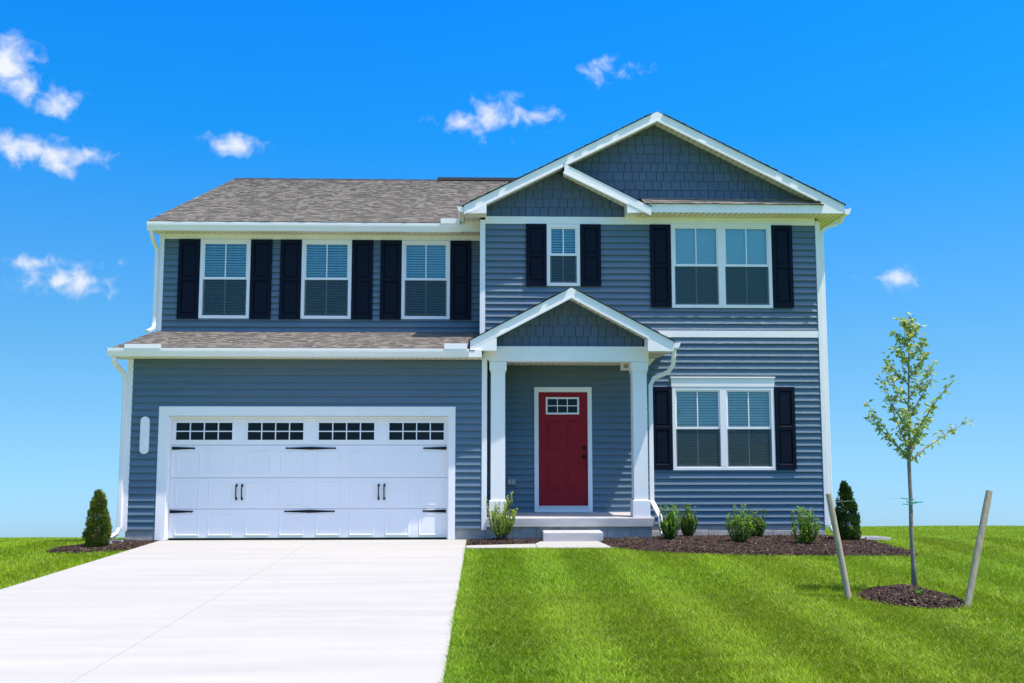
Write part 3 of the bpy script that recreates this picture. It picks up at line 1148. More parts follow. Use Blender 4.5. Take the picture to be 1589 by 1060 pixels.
for a, b in ULW:
    shutter(a - .415, a - .006, 4.045, 5.618, Y2)
    shutter(b + .006, b + .415, 4.045, 5.618, Y2)
shutter(.806, 1.192, 4.590, 5.78, Y1)
shutter(1.840, 2.226, 4.590, 5.78, Y1)
shutter(3.170, 3.560, 4.195, 5.785, Y1)
shutter(5.508, 5.898, 4.195, 5.785, Y1)
shutter(3.150, 3.532, 1.150, 2.690, Y1)
shutter(5.476, 5.858, 1.150, 2.690, Y1)

# ---- garage door
tr = MB()
tr.box(-5.565, -5.395, Y0 - .030, Y0 + .10, 0.0, 2.105, .004)
tr.box(-.592, -.475, Y0 - .030, Y0 + .10, 0.0, 2.105, .004)
tr.box(-5.565, -.475, Y0 - .030, Y0 + .10, 2.106, 2.270, .004)
tr.box(-5.394, -5.368, Y0 + .012, Y0 + .098, 0.0, 2.10)
tr.box(-.619, -.593, Y0 + .012, Y0 + .098, 0.0, 2.10)
tr.box(-5.367, -.620, Y0 + .012, Y0 + .098, 2.070, 2.10)
tr.build('garage_door_trim', M['white'], H)
YD = Y0 + .085
gd = MB().box(-5.367, -.620, YD + .030, YD + .060, 0.012, 2.069).build('garage_door', M['doorwhite'], H)
gd['label'] = 'white carriage style sectional garage door with black hardware'
MB().box(-5.366, -.621, YD + .002, YD + .029, .004, .020).build('bottom_seal', M['iron'], gd)
GW = [(-5.31, -4.316), (-4.082, -3.095), (-2.860, -1.870), (-1.642, -.662)]
zs = [0.0215, .515, 1.045, 1.607, 2.068]
for k in range(3):
    MB().box(-5.366, -.621, YD, YD + .029, zs[k] + .003, zs[k + 1] - .003, .005).build('section', M['doorwhite'], gd)
# top section with its openings
ts = MB()
zA, zB = zs[3] + .003, zs[4] - .001
wz0, wz1 = 1.680, 2.006
ts.box(-5.366, -.621, YD, YD + .029, zA, wz0, 0)
ts.box(-5.366, -.621, YD, YD + .029, wz1, zB, 0)
xx = -5.366
for a, b in GW:
    ts.box(xx, a, YD, YD + .029, wz0, wz1, 0)
    xx = b
ts.box(xx, -.621, YD, YD + .029, wz0, wz1, 0)
ts.build('section', M['doorwhite'], gd)
for a, b in GW:
    fr = MB()
    t = .016
    fr.box(a - .02, a + t, YD - .012, YD + .004, wz0 - .02, wz1 + .02, .003)
    fr.box(b - t, b + .02, YD - .012, YD + .004, wz0 - .02, wz1 + .02, .003)
    fr.box(a + t, b - t, YD - .0115, YD + .004, wz0 - .02, wz0 + t, .003)
    fr.box(a + t, b - t, YD - .0115, YD + .004, wz1 - t, wz1 + .02, .003)
    fr.build('window_frame', M['vinyl'], gd)
    pw = (b - a - 2 * t)
    MB().box(a, b, YD + .0262, YD + .0285, wz0, wz1).build('interior', M['room'], gd)
    mt = MB()
    for q in (1, 2, 3):
        mxx = a + t + pw * q / 4
        mt.box(mxx - .009, mxx + .009, YD - .008, YD + .008, wz0 + t, wz1 - t)
    zmid = (wz0 + wz1) / 2
    mt.box(a + t, b - t, YD - .0085, YD + .0075, zmid - .009, zmid + .009)
    mt.build('muntin', M['vinyl'], gd)
    for q in range(4):
        for rr_ in (0, 1):
            xa = a + t + pw * q / 4 + .009
            xb = a + t + pw * (q + 1) / 4 - .009
            za = wz0 + t if rr_ == 0 else zmid + .009
            zc = zmid - .009 if rr_ == 0 else wz1 - t
            MB().box(xa, xb, YD + .009, YD + .012, za, zc).build('pane', M['darkglass'], gd)
# raised panels with a moulded ring
FR = [.064, .182, .317, .439, .571, .691, .821, .943]
def ring_panel(w, h):
    m = MB()
    d = .0085
    # outer slope up, flat lip, slope down, flat field
    r0 = [(0, 0), (w, 0), (w, h), (0, h)]
    def inset(q): return [(q, q), (w - q, q), (w - q, h - q), (q, h - q)]
    levels = [(0, .001), (.008, d * -1), (.018, -d), (.028, -.001), (.030, -.0015)]
    vs = []
    for q, y in levels:
        vs += [(a, y, b) for a, b in inset(q)]
    fs = []
    for L in range(len(levels) - 1):
        for k in range(4):
            fs.append((L * 4 + k, L * 4 + (k + 1) % 4, (L + 1) * 4 + (k + 1) % 4, (L + 1) * 4 + k))
    last = (len(levels) - 1) * 4
    fs.append((last, last + 1, last + 2, last + 3))
    fs.append((3, 2, 1, 0))
    return m.add(vs, fs).mesh('raised_panel', M['doorwhite'])
for za, zc in ((.062, .432), (.572, .972), (1.118, 1.492)):
    pm = ring_panel(.42, zc - za)
    for f_ in FR:
        cx = -5.366 + f_ * 4.745
        place('raised_panel', pm, gd, (cx - .21, YD, za))


def spear(m, x, z, d, y, s=.022):       # small diamond point
    m.add([(x - d * s * .3, y, z), (x + d * s * .6, y, z - s * .85), (x + d * s * 2.0, y, z), (x + d * s * .6, y, z + s * .85),
           (x - d * s * .3, y - .01, z), (x + d * s * .6, y - .01, z - s * .8), (x + d * s * 1.9, y - .01, z), (x + d * s * .6, y - .01, z + s * .8)],
          [(4, 5, 6, 7), (3, 2, 1, 0), (0, 1, 5, 4), (1, 2, 6, 5), (2, 3, 7, 6), (3, 0, 4, 7)])


def strap(x0, x1, z, d):
    m = MB()
    xa, xb = (x0, x1 - .05) if d > 0 else (x1, x0 + .05)
    m.prism_y([(xa, z - .028), (xb, z - .012), (xb, z + .012), (xa, z + .028)] if d > 0 else [(xb, z - .012), (xa, z - .028), (xa, z + .028), (xb, z + .012)], YD - .012, YD - .001)
    spear(m, xb, z, d, YD - .002)
    m.build('strap_hinge', M['iron'], gd)


def dstrap(x0, x1, z):
    m = MB()
    c = (x0 + x1) / 2
    m.prism_y([(x0 + .05, z - .010), (c, z - .026), (x1 - .05, z - .010), (x1 - .05, z + .010), (c, z + .026), (x0 + .05, z + .010)], YD - .012, YD - .001)
    spear(m, x0 + .05, z, -1, YD - .002)
    spear(m, x1 - .05, z, 1, YD - .002)
    m.build('strap_hinge', M['iron'], gd)


for z in (1.552, .473):
    strap(-5.352, -4.945, z, 1)
    dstrap(-3.42, -2.53, z)
    strap(-1.05, -.632, z, -1)
for x in (-4.232, -4.135, -1.795, -1.700):
    m = MB()
    m.tube([(x, YD - .012, .925), (x, YD - .035, .905), (x, YD - .050, .86), (x, YD - .052, .80), (x, YD - .050, .74), (x, YD - .035, .70), (x, YD - .012, .68)], .010, 8)
    for z, d in ((.915, 1), (.690, -1)):
        m.prism_y([(x, z - .034), (x + .022, z), (x, z + .034), (x - .022, z)], YD - .014, YD - .001)
    m.build('handle', M['iron'], gd, smooth=False)

# plaque beside the garage
pts = []
for k in range(9):
    a = math.pi * k / 8
    pts.append((-5.79 + .075 * math.cos(a), 2.02 + .075 * math.sin(a)))
for k in range(9):
    a = math.pi + math.pi * k / 8
    pts.append((-5.79 + .075 * math.cos(a), 1.53 + .075 * math.sin(a)))
pq = MB().prism_y(pts, Y0 - .050, Y0 - .012).build('address_plaque', M['white'], H)
pts2 = [(-5.79 + (x + 5.79) * .72, 1.775 + (z - 1.775) * .93) for x, z in pts]
MB().prism_y(pts2, Y0 - .054, Y0 - .0505).build('plate', M['vinyl'], pq)

# ---- front door
cs = MB()
cs.box(.955, 1.035, Y1 - .045, Y1 + .06, .372, 2.585, .004)
cs.box(1.950, 2.030, Y1 - .045, Y1 + .06, .372, 2.585, .004)
cs.box(.955, 2.030, Y1 - .045, Y1 + .06, 2.586, 2.678, .004)
cs.build('door_casing', M['vinyl'], H)
MB().box(1.036, 1.949, Y1 - .040, Y1 + .06, .372, .468, .004).build('door_sill', M['vinyl'], H)
MB().box(1.036, 1.949, Y1 - .075, Y1 + .02, .469, .486, .003).build('threshold', M['vinyl'], H)
fdoor = MB()
fdoor.box(1.040, 1.945, Y1 + .004, Y1 + .05, .490, 2.580)
fdoor = fdoor.build('front_door', M['red'], H)
YF = Y1 + .004
for xa, xb in ((1.185, 1.440), (1.550, 1.800)):
    for za, zb_ in ((.775, 1.290), (1.490, 2.065)):
        m = MB()
        raised(m, xa, xb, za, zb_, YF - .0005, .010, .018)
        raised(m, xa + .038, xb - .038, za + .038, zb_ - .038, YF - .0107, .010, .022)
        m.build('raised_panel', M['red'], fdoor)
m = MB()
xa, xb, za, zb_ = 1.172, 1.795, 2.170, 2.492
t = .034
m.box(xa, xa + t, YF - .022, YF - .001, za, zb_, .003); m.box(xb - t, xb, YF - .022, YF - .001, za, zb_, .003)
m.box(xa + t, xb - t, YF - .0215, YF - .001, za, za + t, .003); m.box(xa + t, xb - t, YF - .0215, YF - .001, zb_ - t, zb_, .003)
m.build('window_frame', M['vinyl'], fdoor)
m = MB()
iw = xb - xa - 2 * t
for q in (1, 2):
    xq = xa + t + iw * q / 3
    m.box(xq - .008, xq + .008, YF - .017, YF - .004, za + t, zb_ - t)
zq = (za + zb_) / 2
m.box(xa + t, xb - t, YF - .0175, YF - .0045, zq - .008, zq + .008)
m.build('muntin', M['vinyl'], fdoor)
MB().box(xa + t, xb - t, YF - .0035, YF - .001, za + t, zb_ - t).build('interior', M['room'], fdoor)
for q in range(3):
    for rr_ in (0, 1):
        MB().box(xa + t + iw * q / 3 + .009, xa + t + iw * (q + 1) / 3 - .009, YF - .009, YF - .006,
                 (za + t) if rr_ == 0 else zq + .009, (zq - .009) if rr_ == 0 else zb_ - t).build('pane', M['darkglass'], fdoor)


def ball(m, c, r, seg=10, sy=1.0):
    rows = 6
    vs = []
    for i in range(1, rows):
        th = math.pi * i / rows
        for k in range(seg):
            ph = 2 * math.pi * k / seg
            vs.append((c[0] + r * math.sin(th) * math.cos(ph), c[1] + r * sy * math.sin(th) * math.sin(ph), c[2] + r * math.cos(th)))
    n0 = len(vs)
    vs += [(c[0], c[1], c[2] + r), (c[0], c[1], c[2] - r)]
    fs = []
    for i in range(rows - 2):
        for k in range(seg):
            fs.append((i * seg + k, i * seg + (k + 1) % seg, (i + 1) * seg + (k + 1) % seg, (i + 1) * seg + k))
    for k in range(seg):
        fs.append((n0, (k + 1) % seg, k))
        fs.append((n0 + 1, (rows - 2) * seg + k, (rows - 2) * seg + (k + 1) % seg))
    m.add(vs, fs)
    return m


m = MB().tube([(1.888, YF - .003, 1.385), (1.888, YF - .012, 1.385)], .040, 14)
m.tube([(1.888, YF - .010, 1.385), (1.888, YF - .050, 1.385)], .013, 10)
ball(m, (1.888, YF - .060, 1.385), .036)
m.build('knob', M['iron'], fdoor)
m = MB().tube([(1.888, YF - .003, 1.55), (1.888, YF - .022, 1.55)], .038, 14)
m.box(1.883, 1.893, YF - .036, YF - .020, 1.532, 1.568)
m.build('deadbolt', M['iron'], fdoor)
MB().box(1.905, 1.93, YF - .008, YF - .001, 1.20, 1.245).build('latch_plate', M['iron'], fdoor)
for z in (.75, 1.5, 2.3):
    MB().tube([(1.0385, Y1 - .006, z - .05), (1.0385, Y1 - .006, z + .05)], .008, 8).build('hinge', M['iron'], fdoor)

# outlet box on the porch wall
ob = MB().box(.445, .615, Y1 - .050, Y1 - .012, .866, .990, .006).build('outlet_box', mat('grey_outlet', (.20, .25, .30), .5), H)
MB().box(.475, .520, Y1 - .056, Y1 - .0505, .885, .97).build('socket', M['block'], ob)
MB().box(.540, .585, Y1 - .056, Y1 - .0505, .885, .97).build('socket', M['block'], ob)

# ---- porch
ps = MB()
v = [(.068, -.065, .215), (2.965, -.065, .215), (2.965, Y1 - .02, .215), (.068, Y1 - .02, .215)]
bv = .012
v += [(.068, -.065, .365 - bv), (2.965, -.065, .365 - bv), (2.965, Y1 - .02, .365 - bv), (.068, Y1 - .02, .365 - bv)]
v += [(.068 + bv, -.065 + bv, .368), (2.965 - bv, -.065 + bv, .368), (2.965 - bv, Y1 - .02, .368), (.068 + bv, Y1 - .02, .368)]
ps.add(v, [(3, 2, 1, 0), (0, 1, 5, 4), (1, 2, 6, 5), (2, 3, 7, 6), (3, 0, 4, 7), (4, 5, 9, 8), (5, 6, 10, 9), (6, 7, 11, 10), (7, 4, 8, 11), (8, 9, 10, 11)])
ps.build('porch_slab', M['porch'], H)
for cx in (.262, 2.745):
    yc = .125
    col = MB().box(cx - .125, cx + .125, yc - .125, yc + .125, .369, 3.058, .005).build('porch_column', M['white'], H)
    cap = MB()
    cap.box(cx - .150, cx + .150, yc - .150, yc + .150, 2.915, 3.057, .004)
    cap.box(cx - .138, cx + .138, yc - .138, yc + .138, 2.875, 2.9145, .004)
    cap.build('capital', M['white'], col)
    MB().box(cx - .150, cx + .150, yc - .150, yc + .150, .370, .655, .006).build('base', M['white'], col)
bm_ = MB()
bm_.box(.10, 2.905, -.02, .27, 3.060, 3.328, .004)
bm_.build('porch_beam', M['white'], H)
MB().box(2.66, 2.90, .271, Y1 - .02, 3.060, 3.30).build('porch_beam', M['white'], H)
MB().box(.106, 2.66, .271, Y1 - .02, 3.085, 3.10).build('porch_ceiling', M['soffit'], H)
PA, PZ, PS = 1.522, 4.325, 0.530
gable_roof(PA, PZ, PS, -.222, 3.285, -.39, Y1 - .02, 40)
for x0, x1 in ((-.222, PA), (PA, 3.285)):
    rake(PA, PZ, PS, x0, x1, -.37, .160)
lip(PA, PZ, PS, .22, PA, -.37, .160)
lip(PA, PZ, PS, PA, 2.86, -.37, .160)
rsoffit(PA, PZ, PS, -.21, PA, -.347, .06, .16)
rsoffit(PA, PZ, PS, PA, 3.27, -.347, .06, .16)
def zp(x): return PZ - .178 - PS * abs(x - PA)
creturn([(-.220, 3.216), (.232, 3.216), (.232, zp(.232)), (-.220, zp(-.220))], -.376, .00)
creturn([(2.835, 3.216), (3.283, 3.216), (3.283, zp(3.283)), (2.835, zp(2.835))], -.376, .00)
# eave soffits running back along the porch sides
MB().box(2.906, 3.282, .001, Y1 - .02, 3.226, 3.240).build('soffit', M['soffit'], H)
MB().prism_y([(.20, 3.33), (2.86, 3.33), (PA, PZ - .15)], .075, .11).build('gable_wall', M['sheath'], H)
shakes(.066, .22, 2.85, 3.332, roofplanes(PA, PZ, PS, .13), .185, 12)
# eyeball box at the beam's inner corner
lb = MB().box(2.505, 2.69, .50, .69, 2.955, 3.083, .006).build('porch_light', M['white'], H)
MB().box(2.535, 2.66, .494, .4995, 2.985, 3.055).build('lens', M['found'], lb)

# ---- downspouts
DS = (.036, .026)
def downspout(pts):
    return MB().tube(pts, 1, flat=DS).build('downspout', M['gutter'], H)
# upper left: gutter to the lower roof
downspout([(-6.40, 1.68, 5.72), (-6.40, 1.69, 5.64), (-6.395, 1.76, 5.56), (-6.372, 1.92, 5.42), (-6.365, 1.935, 5.32), (-6.365, 1.935, 3.95), (-6.372, 1.90, 3.84), (-6.42, 1.72, 3.765)])
# garage, left corner
downspout([(-6.235, -.38, 3.10), (-6.235, -.37, 3.03), (-6.225, -.30, 2.96), (-6.175, -.07, 2.84), (-6.155, -.045, 2.74), (-6.155, -.045, .22), (-6.18, -.08, .12), (-6.30, -.24, .03)])
# porch, right
downspout([(3.34, -.10, 3.27), (3.335, -.09, 3.14), (3.33, -.04, 3.00), (3.25, .02, 2.88), (3.02, .12, 2.78), (2.955, .13, 2.66), (2.955, .13, .64), (3.00, .04, .52), (3.045, -.13, .38), (3.055, -.16, .14), (3.12, -.30, .03)])
# far right corner
downspout([(6.86, 1.10, 5.93), (6.84, 1.12, 5.86), (6.76, 1.15, 5.80), (6.55, 1.19, 5.74), (6.487, 1.22, 5.65), (6.487, 1.22, .12), (6.51, 1.19, .02), (6.60, 1.08, -.06)])

# ------------------------------------------------------------------ concrete step
st = MB()
bv = .02
x0, x1, y0, y1, z1 = 1.02, 2.03, -.42, -.075, .158
st.add([(x0, y0, -.05), (x1, y0, -.05), (x1, y1, -.05), (x0, y1, -.05),
        (x0, y0, z1 - bv), (x1, y0, z1 - bv), (x1, y1, z1 - bv), (x0, y1, z1 - bv),
        (x0 + bv * .4, y0 + bv * .4, z1 - bv * .4), (x1 - bv * .4, y0 + bv * .4, z1 - bv * .4), (x1 - bv * .4, y1, z1 - bv * .4), (x0 + bv * .4, y1, z1 - bv * .4),
        (x0 + bv, y0 + bv, z1), (x1 - bv, y0 + bv, z1), (x1 - bv, y1, z1), (x0 + bv, y1, z1)],
       [(0, 1, 5, 4), (1, 2, 6, 5), (2, 3, 7, 6), (3, 0, 4, 7), (4, 5, 9, 8), (5, 6, 10, 9), (6, 7, 11, 10), (7, 4, 8, 11),
        (8, 9, 13, 12), (9, 10, 14, 13), (10, 11, 15, 14), (11, 8, 12, 15), (12, 13, 14, 15), (3, 2, 1, 0)])
tag(st.build('concrete_step', M['porch']), 'single pale concrete block step in front of the porch slab', 'step')

# ------------------------------------------------------------------ splash blocks
def splash(x, y, z, rz, label, L=.55, w=.26):
    m = MB()
    m.prism_z([(-w / 2, -L / 2), (w / 2, -L / 2), (w / 2 * .75, L / 2), (-w / 2 * .75, L / 2)], 0, .03)
    m.box(-w / 2, -w / 2 + .035, -L / 2 + .01, L / 2 - .01, .031, .075)
    m.box(w / 2 - .035, w / 2, -L / 2 + .01, L / 2 - .01, .031, .075)
    m.box(-w / 2 + .036, w / 2 - .036, L / 2 - .05, L / 2 - .012, .031, .075)
    o = m.build('splash_block', M['porch'])
    o.location = (x, y, z); o.rotation_euler = (R(-3), 0, rz)
    return tag(o, label, 'splash block')


splash(6.66, -.30, -.02, R(-70), 'concrete splash block half hidden behind the conifer at the right corner')
splash(-6.12, -.62, -.02, R(60), 'low concrete splash block between the left conifer and the garage corner', .45)

# ------------------------------------------------------------------ mulch beds
def inpoly(x, y, poly):
    inside = np.zeros(x.shape, bool)
    n_ = len(poly)
    for i in range(n_):
        x1_, y1_ = poly[i]
        x2_, y2_ = poly[(i + 1) % n_]
        c = ((y1_ > y) != (y2_ > y))
        with np.errstate(divide='ignore', invalid='ignore'):
            xi = (x2_ - x1_) * (y - y1_) / (y2_ - y1_) + x1_
        inside ^= c & (x < xi)
    return inside


def polydist(x, y, poly):
    d = np.full(x.shape, 1e9)
    n_ = len(poly)
    for i in range(n_):
        ax, ay = poly[i]
        bx, by = poly[(i + 1) % n_]
        vx, vy = bx - ax, by - ay
        t = np.clip(((x - ax) * vx + (y - ay) * vy) / (vx * vx + vy * vy + 1e-9), 0, 1)
        d = np.minimum(d, np.hypot(x - ax - t * vx, y - ay - t * vy))
    return d


def ell(cx, cy, rx, ry, n_=28, seed=0):
    rg = random.Random(seed)
    return [(cx + rx * math.cos(2 * math.pi * k / n_) * rg.uniform(.93, 1.06), cy + ry * math.sin(2 * math.pi * k / n_) * rg.uniform(.93, 1.06)) for k in range(n_)]


BED_R = [(1.98, -.40), (2.04, -1.36), (2.25, -1.55), (2.60, -1.86), (3.0, -2.1), (3.4, -2.27), (3.9, -2.40), (4.5, -2.46), (5.2, -2.52), (5.8, -2.56),
         (6.30, -2.57), (6.46, -2.48), (6.54, -2.15), (6.56, -1.6), (6.56, -1.0), (6.55, -.4), (6.55, .3), (6.55, 1.0), (6.5, 1.6), (6.38, 1.6), (6.38, 1.25), (2.97, 1.25), (2.97, -.02), (2.04, -.02)]
BED_P = [(-.26, -1.02), (.86, -.78), (.98, -.37), (1.0, -.02), (.06, -.02), (.06, .0), (-.26, -.03)]
BED_L = [(-5.48, -.05), (-5.48, -1.35), (-5.75, -1.62), (-6.15, -1.80), (-6.55, -1.78), (-6.75, -1.5), (-6.72, -1.05), (-6.5, -.6), (-6.3, .1), (-6.1, .4), (-6.08, -.01)]
RING = ell(4.56, -6.42, .50, .66, seed=3)
BEDS = [BED_R, BED_P, BED_L, RING]


def mulch(poly, height, label, seed, dens=1500, cone=0.0, centre=None):
    P_ = np.array(poly)
    lo, hi = P_.min(0), P_.max(0)
    rg = np.random.default_rng(seed)

    def surf(x, y):
        d = polydist(x, y, poly)
        z = height * (1 - np.exp(-d / .12))
        if centre:
            z = z + cone * np.exp(-((x - centre[0]) ** 2 + (y - centre[1]) ** 2) / .06)
        return np.minimum(ground_z(x, y), 0) + z - .02 + .010 * np.sin(x * 9 + seed) * np.sin(y * 8)
    # base surface: grid clipped to the outline
    st_ = .06
    gx = np.arange(lo[0] - st_, hi[0] + st_, st_)
    gy = np.arange(lo[1] - st_, hi[1] + st_, st_)
    X, Yg = np.meshgrid(gx, gy)
    ins = inpoly(X, Yg, poly)
    Z = np.where(ins, surf(X, Yg), ground_z(X, Yg) - .045)
    n_ = len(gx)
    cell = (ins[:-1, :-1] | ins[1:, :-1] | ins[:-1, 1:] | ins[1:, 1:])
    idx = (np.arange(len(gy) - 1)[:, None] * n_ + np.arange(n_ - 1)[None])[cell]
    Fq = np.stack([idx, idx + 1, idx + n_ + 1, idx + n_], 1)
    me = np_mesh('mulch_base', np.stack([X.ravel(), Yg.ravel(), Z.ravel()], 1), Fq, M['mulchbase'], smooth=True)
    # chips
    area_ = np.sum(ins) * st_ * st_
    K = int(area_ * dens)
    x = rg.uniform(lo[0], hi[0], K * 3); y = rg.uniform(lo[1], hi[1], K * 3)
    k = inpoly(x, y, poly)
    x, y = x[k][:K], y[k][:K]
    K = len(x)
    z = surf(x, y)
    L = rg.uniform(.012, .040, K); w = rg.uniform(.004, .011, K); h = rg.uniform(.002, .006, K)
    yaw = rg.uniform(0, 2 * np.pi, K); pt = rg.normal(0, .35, K); rl = rg.normal(0, .5, K)
    ux = np.stack([np.cos(yaw) * np.cos(pt), np.sin(yaw) * np.cos(pt), np.sin(pt)], 1)
    sd = np.stack([-np.sin(yaw) * np.cos(rl), np.cos(yaw) * np.cos(rl), np.sin(rl)], 1)
    nv = np.cross(ux, sd)
    c = np.stack([x, y, z + .006 + rg.uniform(0, .010, K)], 1)
    V_ = np.stack([c - ux * L[:, None] - sd * w[:, None], c + ux * L[:, None] - sd * w[:, None] * .5, c + ux * L[:, None] * .9 + sd * w[:, None],
                   c - ux * L[:, None] * .8 + sd * w[:, None] * .8, c + nv * h[:, None] * 2], 1).reshape(-1, 3)
    b = (np.arange(K) * 5)[:, None]
    Fc = np.concatenate([b + np.array([[0, 1, 4]]), b + np.array([[1, 2, 4]]), b + np.array([[2, 3, 4]]), b + np.array([[3, 0, 4]])], 0)
    base = np.array([(.050, .031, .024), (.036, .023, .019), (.068, .043, .033), (.090, .060, .046), (.026, .018, .015)])
    cc = base[rg.integers(0, 5, K)] * rg.uniform(.7, 1.3, K)[:, None]
    pale = rg.random(K) < .012
    cc[pale] = np.array([.30, .24, .18])
    me2 = np_mesh('mulch_chips', V_, Fc, M['mulch'], np.tile(cc, (4, 1)))
    o = place('mulch_bed', me)
    tag(o, label, 'mulch bed', kind='stuff')
    ch = place('chips', me2, o)
    ch['kind'] = 'stuff'
    return o


mulch(BED_R, .045, 'long dark brown mulch bed under the right hand front windows', 1, dens=2300)
mulch(BED_P, .035, 'small dark mulch strip between garage, path and porch', 2, dens=2300)
mulch(BED_L, .035, 'small dark mulch patch around the conifer left of the garage', 3, dens=2300)
mulch(RING, .07, 'round mounded mulch ring at the foot of the staked tree', 4, dens=3800, cone=.03, centre=(4.80, -6.0))

# ------------------------------------------------------------------ grass blades
def in_beds(x, y):
    k = np.zeros(x.shape, bool)
    for b in BEDS:
        k |= inpoly(x, y, b)
    return k


def smooth_noise(x, y, s, seed):
    rg = np.random.default_rng(seed)
    v = np.zeros(x.shape)
    for i in range(7):
        a = rg.uniform(0, 2 * np.pi); f_ = s * rg.uniform(.5, 2.2); p = rg.uniform(0, 6.28)
        v += np.sin((x * np.cos(a) + y * np.sin(a)) * f_ + p)
    return v / 4.0


def blades(n_, xr, yr, hh, ww, seed, keep, two=True):
    rg = np.random.default_rng(seed)
    x = rg.uniform(*xr, n_); y = rg.uniform(*yr, n_)
    # clump the blades into tufts
    tx = np.round(x / .05) * .05 + rg.normal(0, .02, n_); ty = np.round(y / .05) * .05 + rg.normal(0, .02, n_)
    m_ = rg.random(n_) < .35
    x = np.where(m_, tx, x); y = np.where(m_, ty, y)
    k = keep(x, y)
    x, y = x[k], y[k]
    n_ = len(x)
    z = ground_z(x, y) - .036
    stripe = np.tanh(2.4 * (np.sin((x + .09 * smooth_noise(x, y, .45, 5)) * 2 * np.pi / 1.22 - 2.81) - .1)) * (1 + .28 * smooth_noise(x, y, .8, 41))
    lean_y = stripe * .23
    patch = smooth_noise(x, y, 2.1, 9)
    h = hh * rg.uniform(.55, 1.25, n_) * (1 + .10 * patch)
    yaw = rg.uniform(0, 2 * np.pi, n_)
    sx, sy = np.cos(yaw) * ww * .5, np.sin(yaw) * ww * .5
    lx = rg.normal(0, .65, n_) * h
    ly = (rg.normal(0, .60, n_) + lean_y) * h
    g = rg.random(n_)
    base = np.array([.262, .405, .013])[None] * (1 + .55 * (g[:, None] - .5))
    base = base * (1 + np.where(y > -1, .14, .072)[:, None] * stripe[:, None]) * (1 + .10 * patch[:, None]) * (1 + .10 * smooth_noise(x, y, 9., 33)[:, None])  # stripe brightness from leaning blades also put into the blade colour
    base[:, 0] *= 1 + .09 * smooth_noise(x, y, .9, 21)
    yel = rg.random(n_) < .07
    base[yel] = np.array([.46, .48, .12]) * rg.uniform(.7, 1.2, yel.sum())[:, None]
    drk = rg.random(n_) < .22
    base[drk] *= .50
    if two:
        V_ = np.stack([np.stack([x - sx, y - sy, z], 1), np.stack([x + sx, y + sy, z], 1),
                       np.stack([x + sx * .7 + lx * .35, y + sy * .7 + ly * .35, z + h * .62], 1),
                       np.stack([x - sx * .7 + lx * .35, y - sy * .7 + ly * .35, z + h * .62], 1),
                       np.stack([x + lx, y + ly, z + h], 1)], 1).reshape(-1, 3)
        b = (np.arange(n_) * 5)[:, None]
        F3 = np.concatenate([b + np.array([[0, 1, 2]]), b + np.array([[0, 2, 3]]), b + np.array([[3, 2, 4]])], 0)
        C3 = np.tile(base, (3, 1))
    else:
        V_ = np.stack([np.stack([x - sx, y - sy, z], 1), np.stack([x + sx, y + sy, z], 1), np.stack([x + lx, y + ly, z + h], 1)], 1).reshape(-1, 3)
        F3 = np.arange(n_ * 3).reshape(-1, 3)
        C3 = base
    return V_, F3, C3


def not_paved(x, y):
    dr = (x > XL + .005) & (x < XR - .005) & (y < 0)
    pth = inpoly(x, y, [(-.26, -1.36), (2.06, -1.39), (1.93, -.30), (.98, -.30), (.86, -.77), (-.26, -1.02)])
    hs = (x > GXL - .05) & (x < 6.45) & (y > -.05) & (y < BACK)
    hs |= (x > -.2) & (x < 3) & (y > -1.0) & (y < 1.3)
    return ~(dr | pth | hs | in_beds(x, y))


parts_ = []
parts_.append(blades(330000, (-.32, 4.6), (-12.2, -6.0), .052, .0065, 1, lambda x, y: not_paved(x, y) & (x < .6 * (y + 16.85) + .7)))
parts_.append(blades(330000, (-.32, 9.2), (-8.0, .6), .052, .0072, 2, lambda x, y: not_paved(x, y) & (y > -6.0) & (x < .62 * (y + 16.85) + .9)))
parts_.append(blades(60000, (4.6, 8), (-10, -6.0), .055, .0080, 12, lambda x, y: not_paved(x, y) & (x < .62 * (y + 16.85) + .9)))
parts_.append(blades(150000, (-12.5, -5.40), (-8.5, 1.0), .052, .0072, 3, lambda x, y: not_paved(x, y) & (x > -.60 * (y + 16.85) - .9)))
VV, FF, CC, off = [], [], [], 0
for v_, f_, c_ in parts_:
    VV.append(v_); FF.append(f_ + off); CC.append(c_); off += len(v_)
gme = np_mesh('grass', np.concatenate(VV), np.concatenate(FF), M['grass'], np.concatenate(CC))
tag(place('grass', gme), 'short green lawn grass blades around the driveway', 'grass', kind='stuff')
v1 = blades(230000, (5.9, 22), (.0, 16), .055, .013, 5, lambda x, y: not_paved(x, y) & (x < .62 * (y + 16.85) + 1) & (x > .27 * (y + 16.85)), two=False)
v2 = blades(100000, (-22, -6), (.0, 16), .055, .013, 6, lambda x, y: not_paved(x, y) & (x > -.62 * (y + 16.85) - 1), two=False)
v3 = blades(260000, (-44, 44), (16, 50), .07, .030, 7, lambda x, y: (np.abs(x) < .62 * (y + 16.85) + 1) & ((x > 0) | (x < -.30 * (y + 16))) & ((x < 0) | (x > .27 * (y + 16))), two=False)
VV, FF, CC, off = [], [], [], 0
for v_, f_, c_ in (v1, v2, v3):
    VV.append(v_); FF.append(f_ + off); CC.append(c_); off += len(v_)
gme = np_mesh('grass', np.concatenate(VV), np.concatenate(FF), M['grass'], np.concatenate(CC))
tag(place('grass', gme), 'distant lawn grass on the slope behind the house', 'grass', kind='stuff')


